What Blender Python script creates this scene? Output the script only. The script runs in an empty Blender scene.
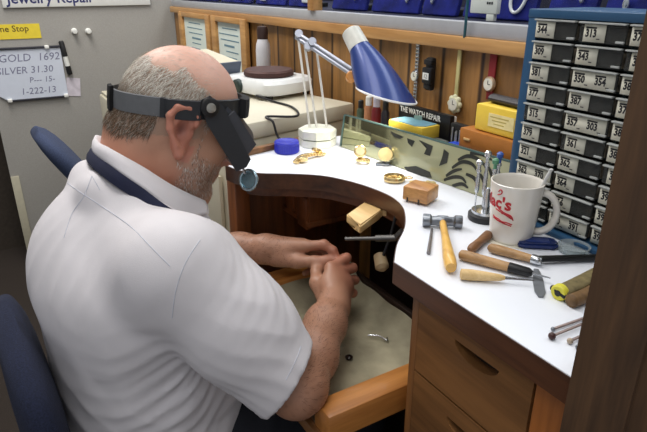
import bpy, bmesh, math, random
import numpy as np
from mathutils import Vector, Matrix
from mathutils.bvhtree import BVHTree
random.seed(7); RNG = np.random.RandomState(7)
SC = bpy.context.scene
COL = SC.collection

# ------------------------------------------------------------------ camera
F_PX, PITCH, AZ, CAM_H = 560.0, math.radians(22.4), math.radians(30.6), 1.34
BT = 0.98                                   # height of the bench top
FW = np.array([-math.cos(AZ)*math.cos(PITCH), math.sin(AZ)*math.cos(PITCH), -math.sin(PITCH)])
RT = np.array([math.sin(AZ), math.cos(AZ), 0.0]); UPV = np.cross(RT, FW)
CP = np.array([0.0, 0.0, CAM_H])
def ray(u, v): return RT*(u-323.5) + UPV*(216-v) + FW*F_PX
def at_z(u, v, z=BT): d = ray(u, v); return Vector(CP + d*((z-CAM_H)/d[2]))
def at_y(u, v, y): d = ray(u, v); return Vector(CP + d*(y/d[1]))
def at_x(u, v, x): d = ray(u, v); return Vector(CP + d*(x/d[0]))
def at_d(u, v, dep): return Vector(CP + ray(u, v)*(dep/F_PX))
cam_d = bpy.data.cameras.new('camera'); cam = bpy.data.objects.new('camera', cam_d); COL.objects.link(cam)
cam_d.sensor_width = 36; cam_d.lens = F_PX/647*36; cam_d.clip_start = 0.02
cam.matrix_world = Matrix(((RT[0], UPV[0], -FW[0], 0), (RT[1], UPV[1], -FW[1], 0), (RT[2], UPV[2], -FW[2], CAM_H), (0, 0, 0, 1)))
SC.camera = cam
SC.view_settings.view_transform = 'Standard'

# ------------------------------------------------------------------ materials
def lin(c):
    return tuple((x/255/12.92 if x/255 <= .04045 else ((x/255+.055)/1.055)**2.4) for x in c) + (1,)
MATS = {}
def base_mat(name):
    m = bpy.data.materials.new(name); m.use_nodes = True
    nt = m.node_tree; b = nt.nodes['Principled BSDF']
    return m, nt, b
def mat(name, c, rough=.5, metal=0, var=.12, scale=40, bump=0, bscale=200, trans=0, ior=1.45, coat=0, emit=0, c2=None, alpha=1):
    if name in MATS: return MATS[name]
    m, nt, b = base_mat(name)
    tc = nt.nodes.new('ShaderNodeTexCoord'); nz = nt.nodes.new('ShaderNodeTexNoise')
    nz.inputs['Scale'].default_value = scale; nz.inputs['Detail'].default_value = 4
    nt.links.new(tc.outputs['Object'], nz.inputs['Vector'])
    cr = nt.nodes.new('ShaderNodeValToRGB'); l = lin(c)
    if c2: a, z = lin(c), lin(c2)
    else:
        a = tuple(x*(1-var) for x in l[:3])+(1,); z = tuple(min(1, x*(1+var)) for x in l[:3])+(1,)
    cr.color_ramp.elements[0].position = .3; cr.color_ramp.elements[1].position = .7
    cr.color_ramp.elements[0].color = a; cr.color_ramp.elements[1].color = z
    nt.links.new(nz.outputs['Fac'], cr.inputs['Fac']); nt.links.new(cr.outputs['Color'], b.inputs['Base Color'])
    b.inputs['Roughness'].default_value = rough; b.inputs['Metallic'].default_value = metal
    b.inputs['Transmission Weight'].default_value = trans; b.inputs['IOR'].default_value = ior
    b.inputs['Coat Weight'].default_value = coat; b.inputs['Alpha'].default_value = alpha
    if emit:
        b.inputs['Emission Color'].default_value = l; b.inputs['Emission Strength'].default_value = emit
    if bump:
        n2 = nt.nodes.new('ShaderNodeTexNoise'); n2.inputs['Scale'].default_value = bscale; n2.inputs['Detail'].default_value = 3
        nt.links.new(tc.outputs['Object'], n2.inputs['Vector'])
        bp = nt.nodes.new('ShaderNodeBump'); bp.inputs['Strength'].default_value = bump; bp.inputs['Distance'].default_value = .002
        nt.links.new(n2.outputs['Fac'], bp.inputs['Height']); nt.links.new(bp.outputs['Normal'], b.inputs['Normal'])
    MATS[name] = m
    return m
def wood(name, c1, c2, axis='x', scale=30, rough=.45, stretch=14, plank=0, coat=0.1):
    """grain running along axis; plank>0 adds dark vertical grooves every plank metres along x"""
    if name in MATS: return MATS[name]
    m, nt, b = base_mat(name); L = nt.links.new
    tc = nt.nodes.new('ShaderNodeTexCoord'); mp = nt.nodes.new('ShaderNodeMapping')
    s = [1, 1, 1]; s['xyz'.index(axis)] = 1/stretch
    mp.inputs['Scale'].default_value = s; L(tc.outputs['Object'], mp.inputs['Vector'])
    n1 = nt.nodes.new('ShaderNodeTexNoise'); n1.inputs['Scale'].default_value = scale; n1.inputs['Detail'].default_value = 6; n1.inputs['Distortion'].default_value = .6
    L(mp.outputs['Vector'], n1.inputs['Vector'])
    n2 = nt.nodes.new('ShaderNodeTexNoise'); n2.inputs['Scale'].default_value = scale*6; n2.inputs['Detail'].default_value = 3
    L(mp.outputs['Vector'], n2.inputs['Vector'])
    mx = nt.nodes.new('ShaderNodeMath'); mx.operation = 'MULTIPLY_ADD'; mx.inputs[1].default_value = .35; L(n2.outputs['Fac'], mx.inputs[0]); L(n1.outputs['Fac'], mx.inputs[2])
    cr = nt.nodes.new('ShaderNodeValToRGB'); cr.color_ramp.elements[0].position = .42; cr.color_ramp.elements[1].position = .85
    cr.color_ramp.elements[0].color = lin(c1); cr.color_ramp.elements[1].color = lin(c2)
    L(mx.outputs[0], cr.inputs['Fac']); out = cr.outputs['Color']
    if plank:
        sp = nt.nodes.new('ShaderNodeSeparateXYZ'); L(tc.outputs['Object'], sp.inputs[0])
        dv = nt.nodes.new('ShaderNodeMath'); dv.operation = 'DIVIDE'; dv.inputs[1].default_value = plank; L(sp.outputs['X'], dv.inputs[0])
        fr = nt.nodes.new('ShaderNodeMath'); fr.operation = 'FRACT'; L(dv.outputs[0], fr.inputs[0])
        pp = nt.nodes.new('ShaderNodeMath'); pp.operation = 'PINGPONG'; pp.inputs[1].default_value = .5; L(fr.outputs[0], pp.inputs[0])
        r2 = nt.nodes.new('ShaderNodeValToRGB'); r2.color_ramp.elements[0].position = .02; r2.color_ramp.elements[1].position = .07
        r2.color_ramp.elements[0].color = (.12, .1, .08, 1); r2.color_ramp.elements[1].color = (1, 1, 1, 1); L(pp.outputs[0], r2.inputs['Fac'])
        fl = nt.nodes.new('ShaderNodeMath'); fl.operation = 'FLOOR'; L(dv.outputs[0], fl.inputs[0])
        wn = nt.nodes.new('ShaderNodeTexWhiteNoise'); wn.noise_dimensions = '1D'; L(fl.outputs[0], wn.inputs['W'])
        hv = nt.nodes.new('ShaderNodeHueSaturation'); mr = nt.nodes.new('ShaderNodeMapRange'); mr.inputs[3].default_value = .7; mr.inputs[4].default_value = 1.15
        L(wn.outputs['Value'], mr.inputs[0]); L(mr.outputs[0], hv.inputs['Value']); L(out, hv.inputs['Color'])
        m2 = nt.nodes.new('ShaderNodeMix'); m2.data_type = 'RGBA'; m2.blend_type = 'MULTIPLY'; m2.inputs[0].default_value = 1
        L(hv.outputs['Color'], m2.inputs[6]); L(r2.outputs['Color'], m2.inputs[7]); out = m2.outputs[2]
    L(out, b.inputs['Base Color']); b.inputs['Roughness'].default_value = rough; b.inputs['Coat Weight'].default_value = coat
    bp = nt.nodes.new('ShaderNodeBump'); bp.inputs['Strength'].default_value = .12; bp.inputs['Distance'].default_value = .001
    L(mx.outputs[0], bp.inputs['Height']); L(bp.outputs['Normal'], b.inputs['Normal'])
    MATS[name] = m
    return m
def attr_mat(name, rough=.5, sss=0, bump=.25, bscale=260, spec=.5):
    m, nt, b = base_mat(name); L = nt.links.new
    at = nt.nodes.new('ShaderNodeAttribute'); at.attribute_name = 'tint'; L(at.outputs['Color'], b.inputs['Base Color'])
    b.inputs['Roughness'].default_value = rough; b.inputs['Specular IOR Level'].default_value = spec
    if sss:
        b.inputs['Subsurface Weight'].default_value = sss; b.inputs['Subsurface Radius'].default_value = (.006, .003, .002)
    tc = nt.nodes.new('ShaderNodeTexCoord'); n2 = nt.nodes.new('ShaderNodeTexNoise'); n2.inputs['Scale'].default_value = bscale; n2.inputs['Detail'].default_value = 4
    L(tc.outputs['Object'], n2.inputs['Vector']); bp = nt.nodes.new('ShaderNodeBump'); bp.inputs['Strength'].default_value = bump; bp.inputs['Distance'].default_value = .0015
    L(n2.outputs['Fac'], bp.inputs['Height']); L(bp.outputs['Normal'], b.inputs['Normal'])
    MATS[name] = m
    return m
def clear(name, c, rough=.03, alpha=.25, tint=None):
    """thin clear plastic or glass pane: mostly transparent with a glossy skin"""
    if name in MATS: return MATS[name]
    m = bpy.data.materials.new(name); m.use_nodes = True; nt = m.node_tree; nt.nodes.clear(); L = nt.links.new
    o = nt.nodes.new('ShaderNodeOutputMaterial'); t = nt.nodes.new('ShaderNodeBsdfTransparent'); g = nt.nodes.new('ShaderNodeBsdfPrincipled')
    g.inputs['Base Color'].default_value = lin(c); g.inputs['Roughness'].default_value = rough
    t.inputs['Color'].default_value = lin(tint) if tint else tuple(.4+.6*x for x in lin(c)[:3])+(1,)
    mx = nt.nodes.new('ShaderNodeMixShader'); mx.inputs[0].default_value = alpha
    L(t.outputs[0], mx.inputs[1]); L(g.outputs[0], mx.inputs[2]); L(mx.outputs[0], o.inputs['Surface'])
    MATS[name] = m
    return m

# ------------------------------------------------------------------ mesh builder
def rotz(a): return Matrix.Rotation(a, 4, 'Z')
def T(v): return Matrix.Translation(Vector(v))
def frame(o, x, y, z):
    x, y, z = Vector(x), Vector(y), Vector(z)
    return Matrix(((x[0], y[0], z[0], o[0]), (x[1], y[1], z[1], o[1]), (x[2], y[2], z[2], o[2]), (0, 0, 0, 1)))
def zframe(o, z, xh=None):
    z = Vector(z).normalized(); h = Vector(xh) if xh is not None else (Vector((0, 0, 1)) if abs(z.z) < .9 else Vector((1, 0, 0)))
    x = (h - z*h.dot(z)).normalized(); y = z.cross(x)
    return frame(o, x, y, z)
class MB:
    def __init__(s): s.v = []; s.f = []; s.m = []; s.sm = True
    def add(s, vs, fs, mi=0, M=None):
        n = len(s.v)
        for p in vs:
            p = Vector(p); s.v.append(tuple(M @ p) if M is not None else tuple(p))
        for f in fs: s.f.append([n+i for i in f]); s.m.append(mi)
        return s
    def bm(s, b, mi=0, M=None):
        b.verts.index_update(); vs = [v.co.copy() for v in b.verts]; fs = [[v.index for v in f.verts] for f in b.faces]; b.free()
        return s.add(vs, fs, mi, M)
    def box(s, c, d, bev=0, mi=0, M=None, rot=0, seg=2):
        b = bmesh.new(); bmesh.ops.create_cube(b, size=1)
        for v in b.verts: v.co = Vector((v.co.x*d[0], v.co.y*d[1], v.co.z*d[2]))
        if bev: bmesh.ops.bevel(b, geom=list(b.edges), offset=bev, segments=seg, affect='EDGES', profile=.5)
        X = T(c) @ rotz(rot)
        return s.bm(b, mi, (M @ X) if M is not None else X)
    def lathe(s, prof, n=32, mi=0, M=None, arc=2*math.pi):
        """prof: list of (r, z) from bottom to top"""
        vs = []; fs = []; full = abs(arc-2*math.pi) < 1e-6; k = n if full else n+1
        for r, z in prof:
            for i in range(k):
                a = arc*i/n; vs.append((r*math.cos(a), r*math.sin(a), z))
        for j in range(len(prof)-1):
            for i in range(n):
                i2 = (i+1) % k
                fs.append([j*k+i, j*k+i2, (j+1)*k+i2, (j+1)*k+i])
        if full:
            if prof[0][0] > 1e-5: fs.append([i for i in range(k)][::-1])
            if prof[-1][0] > 1e-5: fs.append([(len(prof)-1)*k+i for i in range(k)])
        return s.add(vs, fs, mi, M)
    def tube(s, pts, r, n=10, mi=0, M=None, closed=False, flat=None):
        """sweep a circle (or flat=(w,h) rectangle-like ellipse) along pts; r a number or list"""
        P = [Vector(p) for p in pts]; k = len(P); R = r if isinstance(r, (list, tuple)) else [r]*k
        vs = []; fs = []; up = None
        for i in range(k):
            if closed: t = P[(i+1) % k]-P[i-1]
            else: t = P[min(i+1, k-1)]-P[max(i-1, 0)]
            t.normalize()
            if up is None: up = Vector((0, 0, 1)) if abs(t.z) < .9 else Vector((1, 0, 0))
            x = (up-t*up.dot(t)).normalized(); y = t.cross(x); up = x
            for j in range(n):
                a = 2*math.pi*j/n; a1, a2 = (R[i], R[i]) if flat is None else (flat[1], flat[0])
                vs.append(P[i]+x*math.cos(a)*a1+y*math.sin(a)*a2)
        for i in range(k if closed else k-1):
            for j in range(n):
                a, b = i*n+j, i*n+(j+1) % n; c, d = ((i+1) % k)*n+(j+1) % n, ((i+1) % k)*n+j
                fs.append([a, b, c, d])
        if not closed: fs.append(list(range(n))[::-1]); fs.append([(k-1)*n+j for j in range(n)])
        return s.add(vs, fs, mi, M)
    def ell(s, c, r, mi=0, M=None, n=20):
        b = bmesh.new(); bmesh.ops.create_uvsphere(b, u_segments=n, v_segments=max(6, n//2), radius=1)
        for v in b.verts: v.co = Vector((v.co.x*r[0], v.co.y*r[1], v.co.z*r[2]))
        X = T(c); return s.bm(b, mi, (M @ X) if M is not None else X)
    def prism(s, poly, z0, z1, mi=0, M=None, side=None, bev=0):
        n = len(poly); b = bmesh.new()
        lo = [b.verts.new((p[0], p[1], z0)) for p in poly]; hi = [b.verts.new((p[0], p[1], z1)) for p in poly]
        b.faces.new(lo[::-1]); b.faces.new(hi)
        for i in range(n): b.faces.new([lo[i], lo[(i+1) % n], hi[(i+1) % n], hi[i]])
        if bev: bmesh.ops.bevel(b, geom=[e for e in b.edges], offset=bev, segments=2, affect='EDGES')
        bmesh.ops.recalc_face_normals(b, faces=b.faces)
        b.verts.index_update(); vs = [v.co.copy() for v in b.verts]; fs = [[v.index for v in f.verts] for f in b.faces]
        nz = [abs(f.normal.z) for f in b.faces]; b.free(); k = len(s.m)
        s.add(vs, fs, mi, M)
        if side is not None:
            for i, z in enumerate(nz):
                if z < .5: s.m[k+i] = side
        return s
    def quad(s, a, b, c, d, mi=0, M=None): return s.add([a, b, c, d], [[0, 1, 2, 3]], mi, M)
    def loft(s, rings, mi=0, M=None, cap=True):
        n = len(rings[0]); vs = [p for r in rings for p in r]; fs = []
        for j in range(len(rings)-1):
            for i in range(n): fs.append([j*n+i, j*n+(i+1) % n, (j+1)*n+(i+1) % n, (j+1)*n+i])
        if cap: fs.append(list(range(n))[::-1]); fs.append([(len(rings)-1)*n+i for i in range(n)])
        return s.add(vs, fs, mi, M)
    def text(s, txt, size, mi=0, M=None, bold=0, align='LEFT', wrap=None, shear=0, sx=1):
        cu = bpy.data.curves.new('lettering', 'FONT'); cu.body = txt; cu.size = size; cu.align_x = align; cu.offset = bold; cu.shear = shear; cu.resolution_u = 2
        o = bpy.data.objects.new('lettering', cu); COL.objects.link(o)
        dg = bpy.context.evaluated_depsgraph_get(); me = bpy.data.meshes.new_from_object(o.evaluated_get(dg))
        vs = [Vector((v.co.x*sx, v.co.y, v.co.z)) for v in me.vertices]; fs = [list(p.vertices) for p in me.polygons]
        bpy.data.objects.remove(o); bpy.data.curves.remove(cu); bpy.data.meshes.remove(me)
        if wrap: vs = [wrap(p) for p in vs]
        return s.add(vs, fs, mi, M)
    def build(s, name, mats, parent=None, loc=None, sharp=38, kind=None, label=None, local=False):
        me = bpy.data.meshes.new(name)
        if parent is not None and loc is None:
            off = Vector((0, 0, 0)) if local else wloc(parent)
        else: off = Vector(loc) if (loc is not None and not local) else Vector((0, 0, 0))
        me.from_pydata([tuple(Vector(p)-off) for p in s.v], [], s.f)
        for m in (mats if isinstance(mats, (list, tuple)) else [mats]): me.materials.append(m)
        me.polygons.foreach_set('material_index', s.m)
        me.validate(); me.update()
        b = bmesh.new(); b.from_mesh(me); bmesh.ops.recalc_face_normals(b, faces=b.faces); b.to_mesh(me); b.free()
        me.shade_smooth()
        if sharp < 179: me.set_sharp_from_angle(angle=math.radians(sharp))
        o = bpy.data.objects.new(name, me); COL.objects.link(o)
        if parent is not None: o.parent = parent
        elif loc is not None: o.location = loc
        if kind: o['kind'] = kind
        if label: o['label'] = label
        return o
def wloc(o):
    v = Vector(o.location)
    while o.parent is not None: o = o.parent; v = v+Vector(o.location)
    return v
def thing(name, label, cat, loc=(0, 0, 0), group=None):
    o = bpy.data.objects.new(name, None); COL.objects.link(o); o.location = loc; o.empty_display_size = .05
    return tag(o, label, cat, group)
def tag(o, label, cat, group=None):
    o['label'] = label; o['category'] = cat
    if group: o['group'] = group
    return o
def smooth_path(pts, n=8):
    P = [Vector(p) for p in pts]; out = []
    for i in range(len(P)-1):
        p0, p1, p2, p3 = P[max(i-1, 0)], P[i], P[i+1], P[min(i+2, len(P)-1)]
        for k in range(n):
            t = k/n
            out.append(.5*((2*p1)+(p2-p0)*t+(2*p0-5*p1+4*p2-p3)*t*t+(3*p1-p0-3*p2+p3)*t**3))
    out.append(P[-1]); return out

WHITE = mat('white laminate', (232, 236, 244), .35, var=.02, scale=6)
EDGE = wood('dark bench edge', (48, 27, 15), (92, 56, 34), 'x', 25, .4)
OAK = wood('golden oak', (84, 54, 27), (138, 94, 52), 'x', 26, .5)
OAKV = wood('golden oak upright', (80, 50, 25), (130, 86, 46), 'z', 26, .45)
OAKY = wood('golden oak tray rail', (150, 90, 38), (206, 140, 72), 'y', 26, .4)
DARKW = wood('dark interior wood', (24, 14, 9), (50, 30, 18), 'x', 22, .6)
BLACK = mat('black plastic', (24, 24, 26), .45)
CHROME = mat('bright steel', (205, 208, 212), .22, 1, var=.06)
STEEL = mat('grey steel', (130, 134, 140), .35, 1, var=.1)
GOLD = mat('polished gold', (232, 204, 146), .25, .9, var=.12, scale=120)
CREAM = mat('cream enamel', (196, 190, 168), .5, var=.03, scale=5)
PALEWOOD = wood('pale tool handle wood', (196, 158, 98), (228, 196, 140), 'x', 60, .5)
YELLOWWOOD = wood('yellow hammer handle wood', (206, 150, 58), (236, 188, 96), 'x', 50, .35, coat=.4)
TANWOOD = wood('worn tan handle wood', (120, 86, 52), (188, 148, 100), 'x', 60, .5)
PAPER = mat('white paper', (226, 226, 220), .7, var=.03)
INK = mat('black ink', (28, 28, 34), .6)
NAVY = mat('navy chair fabric', (28, 34, 56), .95, var=.35, scale=350, bump=.5, bscale=600)
# ------------------------------------------------------------------ the room
XL, YW = -3.0, 0.88
def struct(name, mb, m, loc): o = mb.build(name, m, loc=loc); o['kind'] = 'structure'; return o
CARPET = mat('dark brown carpet', (52, 44, 38), .95, var=.3, scale=300, bump=.6, bscale=700)
FABRICWALL = mat('grey partition fabric', (158, 155, 149), .9, var=.06, scale=220, bump=.3, bscale=500)
struct('floor', MB().box((-1.4, -.3, -.05), (4.6, 3.6, .1)), CARPET, (-1.4, -.3, 0))
struct('ceiling', MB().box((-1.4, -.3, 2.66), (4.6, 3.6, .1)), mat('ceiling tile', (225, 225, 220), .8, var=.04), (-1.4, -.3, 2.6))
struct('wall_left', MB().box((XL-.03, .52, 1.3), (.06, 1.024, 2.6)), FABRICWALL, (XL-.03, .5, 0))
struct('wall_rear', MB().box((XL-.30, -.95, 1.3), (.06, 2.3, 2.6)), mat('dark brown panel', (62, 54, 46), .8, var=.15, scale=60), (XL-.3, -.95, 0))
struct('trim_1', MB().box((XL+.0045, .026, .24), (.009, .036, .48), .002), mat('cream partition trim', (186, 180, 158), .6, var=.05), (XL+.0045, .022, 0))
PANEL = wood('knotty pine panelling', (108, 75, 36), (174, 126, 68), 'z', 18, .5, stretch=9, plank=.118)
struct('wall_back', MB().box((-1.32, YW+.02, .6075), (3.3, .04, 1.215)), PANEL, (-1.32, YW+.02, 0))
BEAM = wood('honey pine beam', (150, 104, 54), (196, 150, 92), 'x', 20, .5)
struct('trim_2', MB().box((-1.32, YW+.005, 1.2285), (3.3, .05, .027), .003), BEAM, (-1.32, YW+.005, 1.215))
ALU = mat('brushed aluminium sill', (176, 178, 182), .4, .3, var=.04)
struct('trim_3', MB().box((-1.32, YW+.005, 1.2565), (3.3, .03, .029), .002), ALU, (-1.32, YW+.005, 1.242))
for i, (x, w, m, z1) in enumerate([(at_y(315.5, 10, .88).x, .030, BEAM, 1.9), (at_y(473, 15, .88).x, .0035, mat('teal glass edge', (44, 92, 104), .15), 1.9)]):
    struct('trim_%d' % (4+i), MB().box((x, YW-.002-.016*i, 1.585 if i == 0 else 1.56), (w, .034 if i == 0 else .006, .628 if i == 0 else .64), .001), m, (x, YW, 1.25))
gl = clear('case glass', (24, 28, 34), .02, .05, (250, 252, 252))
struct('window_1', MB().box((-1.32, YW+.003, 1.60), (3.3, .005, .655)), gl, (-1.32, YW+.003, 1.271))
# the lit shop window behind the glass: floor, dark back
struct('trim_6', MB().box((-1.32, YW+.32, 1.24), (3.3, .56, .06)), mat('dark case floor', (34, 34, 60), .7), (-1.32, YW+.32, 1.21))
struct('trim_7', MB().box((-1.32, YW+.62, 1.6), (3.3, .04, .78)), mat('dark case back', (20, 20, 40), .7), (-1.32, YW+.62, 1.21))

# blue velvet display boards with jewellery in the case
VELVET = mat('royal blue velvet', (28, 36, 124), .9, var=.45, scale=30)
SILV = mat('silver jewellery', (225, 228, 235), .2, .8, var=.05)
PEARL = mat('white pearl', (238, 238, 240), .3, var=.03)
YB = 0.955
def vx(u): return at_y(u, 8, YB).x
boards = [(184, 214), (218, 248), (252, 282), (284, 311), (327, 361), (366, 414), (416, 452), (457, 530), (540, 590), (596, 680)]
names = ['wide of the white card', 'x']
where = ['at the far left end', 'above the framed notices', 'above the white spray bottle', 'just left of the wooden mullion',
         'just right of the wooden mullion', 'above the steel watch', 'above the black watch', 'behind the white price card', 'behind the left top of the drawer cabinet', 'nearest the door post']
for i, (a, b) in enumerate(boards):
    x0, x1 = vx(a), vx(b); xc, w = (x0+x1)/2, abs(x1-x0)-.004
    t = thing('display_board', 'blue velvet jewellery board in the case, ' + where[i], 'jewellery display', (xc, YB+.03, 1.27), 'blue velvet boards in the case')
    M = T((xc, YB+.02, 1.271)) @ Matrix.Rotation(math.radians(-14), 4, 'X')
    MB().box((0, 0, .13), (w, .014, .26), .006, M=M).build('velvet_panel', VELVET, t)
    MB().box((0, .035, .008), (w*.6, .07, .014), .003, M=T((xc, YB+.02, 1.271))).build('foot', BLACK, t)
    # jewellery on it
    k = 0
    if i in (0, 1, 2, 3):
        for q in range(2):
            p = M @ Vector(((q-.5)*w*.42, -.016, .05+.03*((q+i) % 2)))
            g = MB(); g.ell(p, (.016, .005, .022), 0); g.box(p+Vector((0, -.004, -.03)), (.05, .006, .016), .002, 0)
            tag(g.build('earring_card', PEARL, loc=p), '%s white earring card on the blue board %s' % (['left', 'right'][q], where[i]), 'earrings', 'earring cards in the case')
    elif i in (4, 5, 6, 8, 9):
        for q in range(3 if i == 5 else 2):
            px = ((q+.5)/(3 if i == 5 else 2)-.5)*w*.8; zb = .02+.012*((q*2+i) % 3)
            m = MB(); pts = [M @ Vector((px, -.010, zb+.03+.02*j)) for j in range(8)]
            m.tube(pts, .0022, 6); e = M @ Vector((px, -.013, zb+.016)); m.ell(e, (.006, .005, .013))
            tag(m.build('pendant_necklace', SILV, loc=e), 'silver pendant, %s on the blue board %s' % (['first', 'second', 'third'][q], where[i]), 'necklace', 'silver pendants in the case')
    else:
        c = M @ Vector((w*.27, -.012, .03)); pts = [M @ Vector((w*.27+.02*math.cos(a), -.012, .05+.036*math.sin(a))) for a in np.linspace(math.pi*.8, math.pi*2.2, 16)]
        m = MB().tube([pts[0]+Vector((0, 0, .1))]+pts+[pts[-1]+Vector((0, 0, .1))], .0035, 8)
        tag(m.build('pearl_necklace', PEARL, loc=pts[8]), 'white looped pearl necklace on the blue board behind the price card', 'necklace')
c = at_y(485, 9, .925)
pc = thing('price_card', 'white boxed price card standing in the glass case above the cream watch', 'card', (c.x, .925, 1.272))
m = MB().box((c.x, .925, 1.306), (.075, .012, .042), .002).box((c.x+.02, .925, 1.278), (.02, .010, .014), .001)
m.build('card_body', PAPER, pc)
m = MB()
for q in range(3): m.box((c.x+.012+.006*q, .9185, 1.306), (.004, .0006, .005))
m.build('printed_line', INK, pc)

# ------------------------------------------------------------------ on the grey partition
WX = XL+.001
def wall_frame(y, z, tilt=0): return frame((WX, y, z), (0, math.cos(tilt), math.sin(tilt)), (0, -math.sin(tilt), math.cos(tilt)), (1, 0, 0))
M = wall_frame(.124, 1.247, .004)
t = thing('shop_sign', 'wide white sign with dark lettering at the top of the grey partition', 'sign', (WX, .45, 1.247))
MB().box((.324, .07, .006), (.648, .14, .012), .003, M=M).build('sign_board', PAPER, t)
MB().text('Jewelry Repair', .062, M=M @ T((.02, .018, .0125)), bold=.0012).build('lettering', mat('navy sign ink', (40, 44, 96), .6), t, sharp=180)
M = wall_frame(.012, 1.116, .0)
t = thing('notice', 'yellow paper notice with dark lettering above the whiteboard', 'notice', (WX, .13, 1.118))
MB().box((.12, .03, .001), (.25, .064, .002), 0, M=M).build('notice_paper', mat('yellow paper', (226, 202, 58), .7, var=.04), t)
MB().text('One Stop', .038, M=M @ T((.05, .03, .0024)), bold=.0004).build('lettering', mat('brown ink', (92, 74, 30), .7), t, sharp=180)
M = wall_frame(.055, .838, .0)
t = thing('whiteboard', 'small whiteboard of handwritten metal prices hung on the grey partition', 'whiteboard', (WX, .19, .838))
MB().prism([(.02, 0), (.262, 0), (.272, .01), (.272, .228), (.262, .238), (-.02, .238), (-.02, .03)], 0, .010, M=M).build('writing_panel', mat('whiteboard enamel', (206, 212, 224), .35, var=.02), t)
DFP = mat('dark frame plastic', (48, 48, 56), .5)
MB().box((.125, .236, .008), (.30, .010, .018), .003, M=M).build('frame_bar', DFP, t)
MB().box((.14, .004, .008), (.25, .009, .018), .003, M=M).build('frame_bar', DFP, t)
for q, (xx, zz) in enumerate([(.215, .236), (.262, .008), (.02, .006)]): MB().box((xx, zz, .012), (.02, .016, .022), .004, M=M).build('corner_clip', PAPER, t)
m = MB()
for txt, x, z, s in [('GOLD  1692', .006, .178, .048), ('SILVER 31.30', -.012, .124, .044), ('P--- 15-', .115, .080, .036), ('1-222-13', .070, .028, .042)]:
    HWO = MB().text(txt, s, M=M @ T((x, z, .0105)), shear=.15).build('handwriting', mat('marker ink', (118, 118, 142), .6), t, sharp=180)
p = at_x(67, 58, WX)
t = thing('marker_pen', 'black and white marker pen clipped upright beside the whiteboard', 'marker', (WX+.012, p.y, p.z))
M = frame((WX+.012, p.y, p.z-.075), (1, 0, 0), (0, .995, .1), (0, -.1, .995))
MB().lathe([(.011, 0), (.012, .005), (.012, .04)], 14, M=M).build('pen_cap', BLACK, t)
MB().lathe([(.011, .04), (.011, .085)], 14, M=M).build('pen_barrel', PAPER, t)
MB().lathe([(.012, .085), (.012, .15), (.008, .156)], 14, M=M).build('pen_clip', BLACK, t)
p = at_x(73.5, 87, WX); M = wall_frame(p.y, p.z, -.12)
tag(MB().box((0, 0, .001), (.062, .086, .0018), M=M).build('note_card', mat('pale note paper', (206, 198, 206), .7), loc=p), 'small pale note card stuck beside the whiteboard corner', 'note')
for q, u in enumerate((74, 88)):
    p = at_x(u, 31, WX)
    tag(MB().lathe([(.013, 0), (.014, .006), (.009, .012), (.006, .02), (.012, .026), (.010, .03), (0, .031)], 16, M=zframe((WX, p.y, p.z), (1, 0, 0))).build('push_pin', PAPER, loc=p),
        ['left one', 'right one'][q]+' of two white push pins in the grey partition', 'push pin', 'white push pins')

# ------------------------------------------------------------------ hanging / standing against the pine wall
PW = YW-.001
# two framed notices
for q, (a, b) in enumerate([(181, 211), (213, 247)]):
    x0, x1 = at_y(a, 30, .86).x, at_y(b, 30, .86).x; w = x1-x0; zc, h = 1.105, .24
    t = thing('picture_frame', ['left framed notice leaning on the pine wall behind his head', 'right framed notice with blue-green print beside the spray bottle'][q], 'picture frame', ((x0+x1)/2, .86, zc-h/2), 'framed notices')
    M = frame(((x0+x1)/2, .868, zc), (1, 0, 0), (0, 0, 1), (0, -1, 0)); fw = .05; m = MB()
    for s in (-1, 1):
        m.box((s*(w/2-fw/2), 0, .008), (fw, h, .018), .003, M=M); m.box((0, s*(h/2-.011), .008), (w-2*fw, .022, .018), .003, M=M)
    m.build('frame', BEAM, t)
    MB().box((0, 0, .002), (w-fw, h-.02, .004), M=M).build('notice_paper', mat('pale green paper', (212, 222, 214), .7, var=.02), t)
    m = MB()
    for k in range(9):
        ww = (w-2*fw)*(.35+.45*random.random())
        m.box((random.uniform(-.02, .02), h/2-.045-k*.022, .0045), (ww, .004 if k != 3 else .008, .0006), M=M)
    m.build('printed_line', mat('teal print', (104, 136, 150), .7), t)
# white spray bottle
p = at_y(264, 72, .83)
t = thing('bottle', 'white plastic bottle with a dark cap in front of the pine wall', 'bottle', (p.x, .83, 1.04))
p2 = at_y(264, 48, .83)
MB().lathe([(.022, 1.041), (.025, 1.048), (.025, 1.135), (.023, 1.155), (.017, 1.172), (.015, 1.178)], 24, M=T((p.x, .83, 0))).build('bottle_body', mat('frosted plastic', (206, 206, 212), .4, var=.04), t)
MB().lathe([(.018, 1.172), (.019, 1.2), (.016, 1.212), (0, 1.214)], 20, M=T((p.x, .83, 0))).build('bottle_cap', mat('dark brown cap', (52, 34, 30), .5), t)

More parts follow.
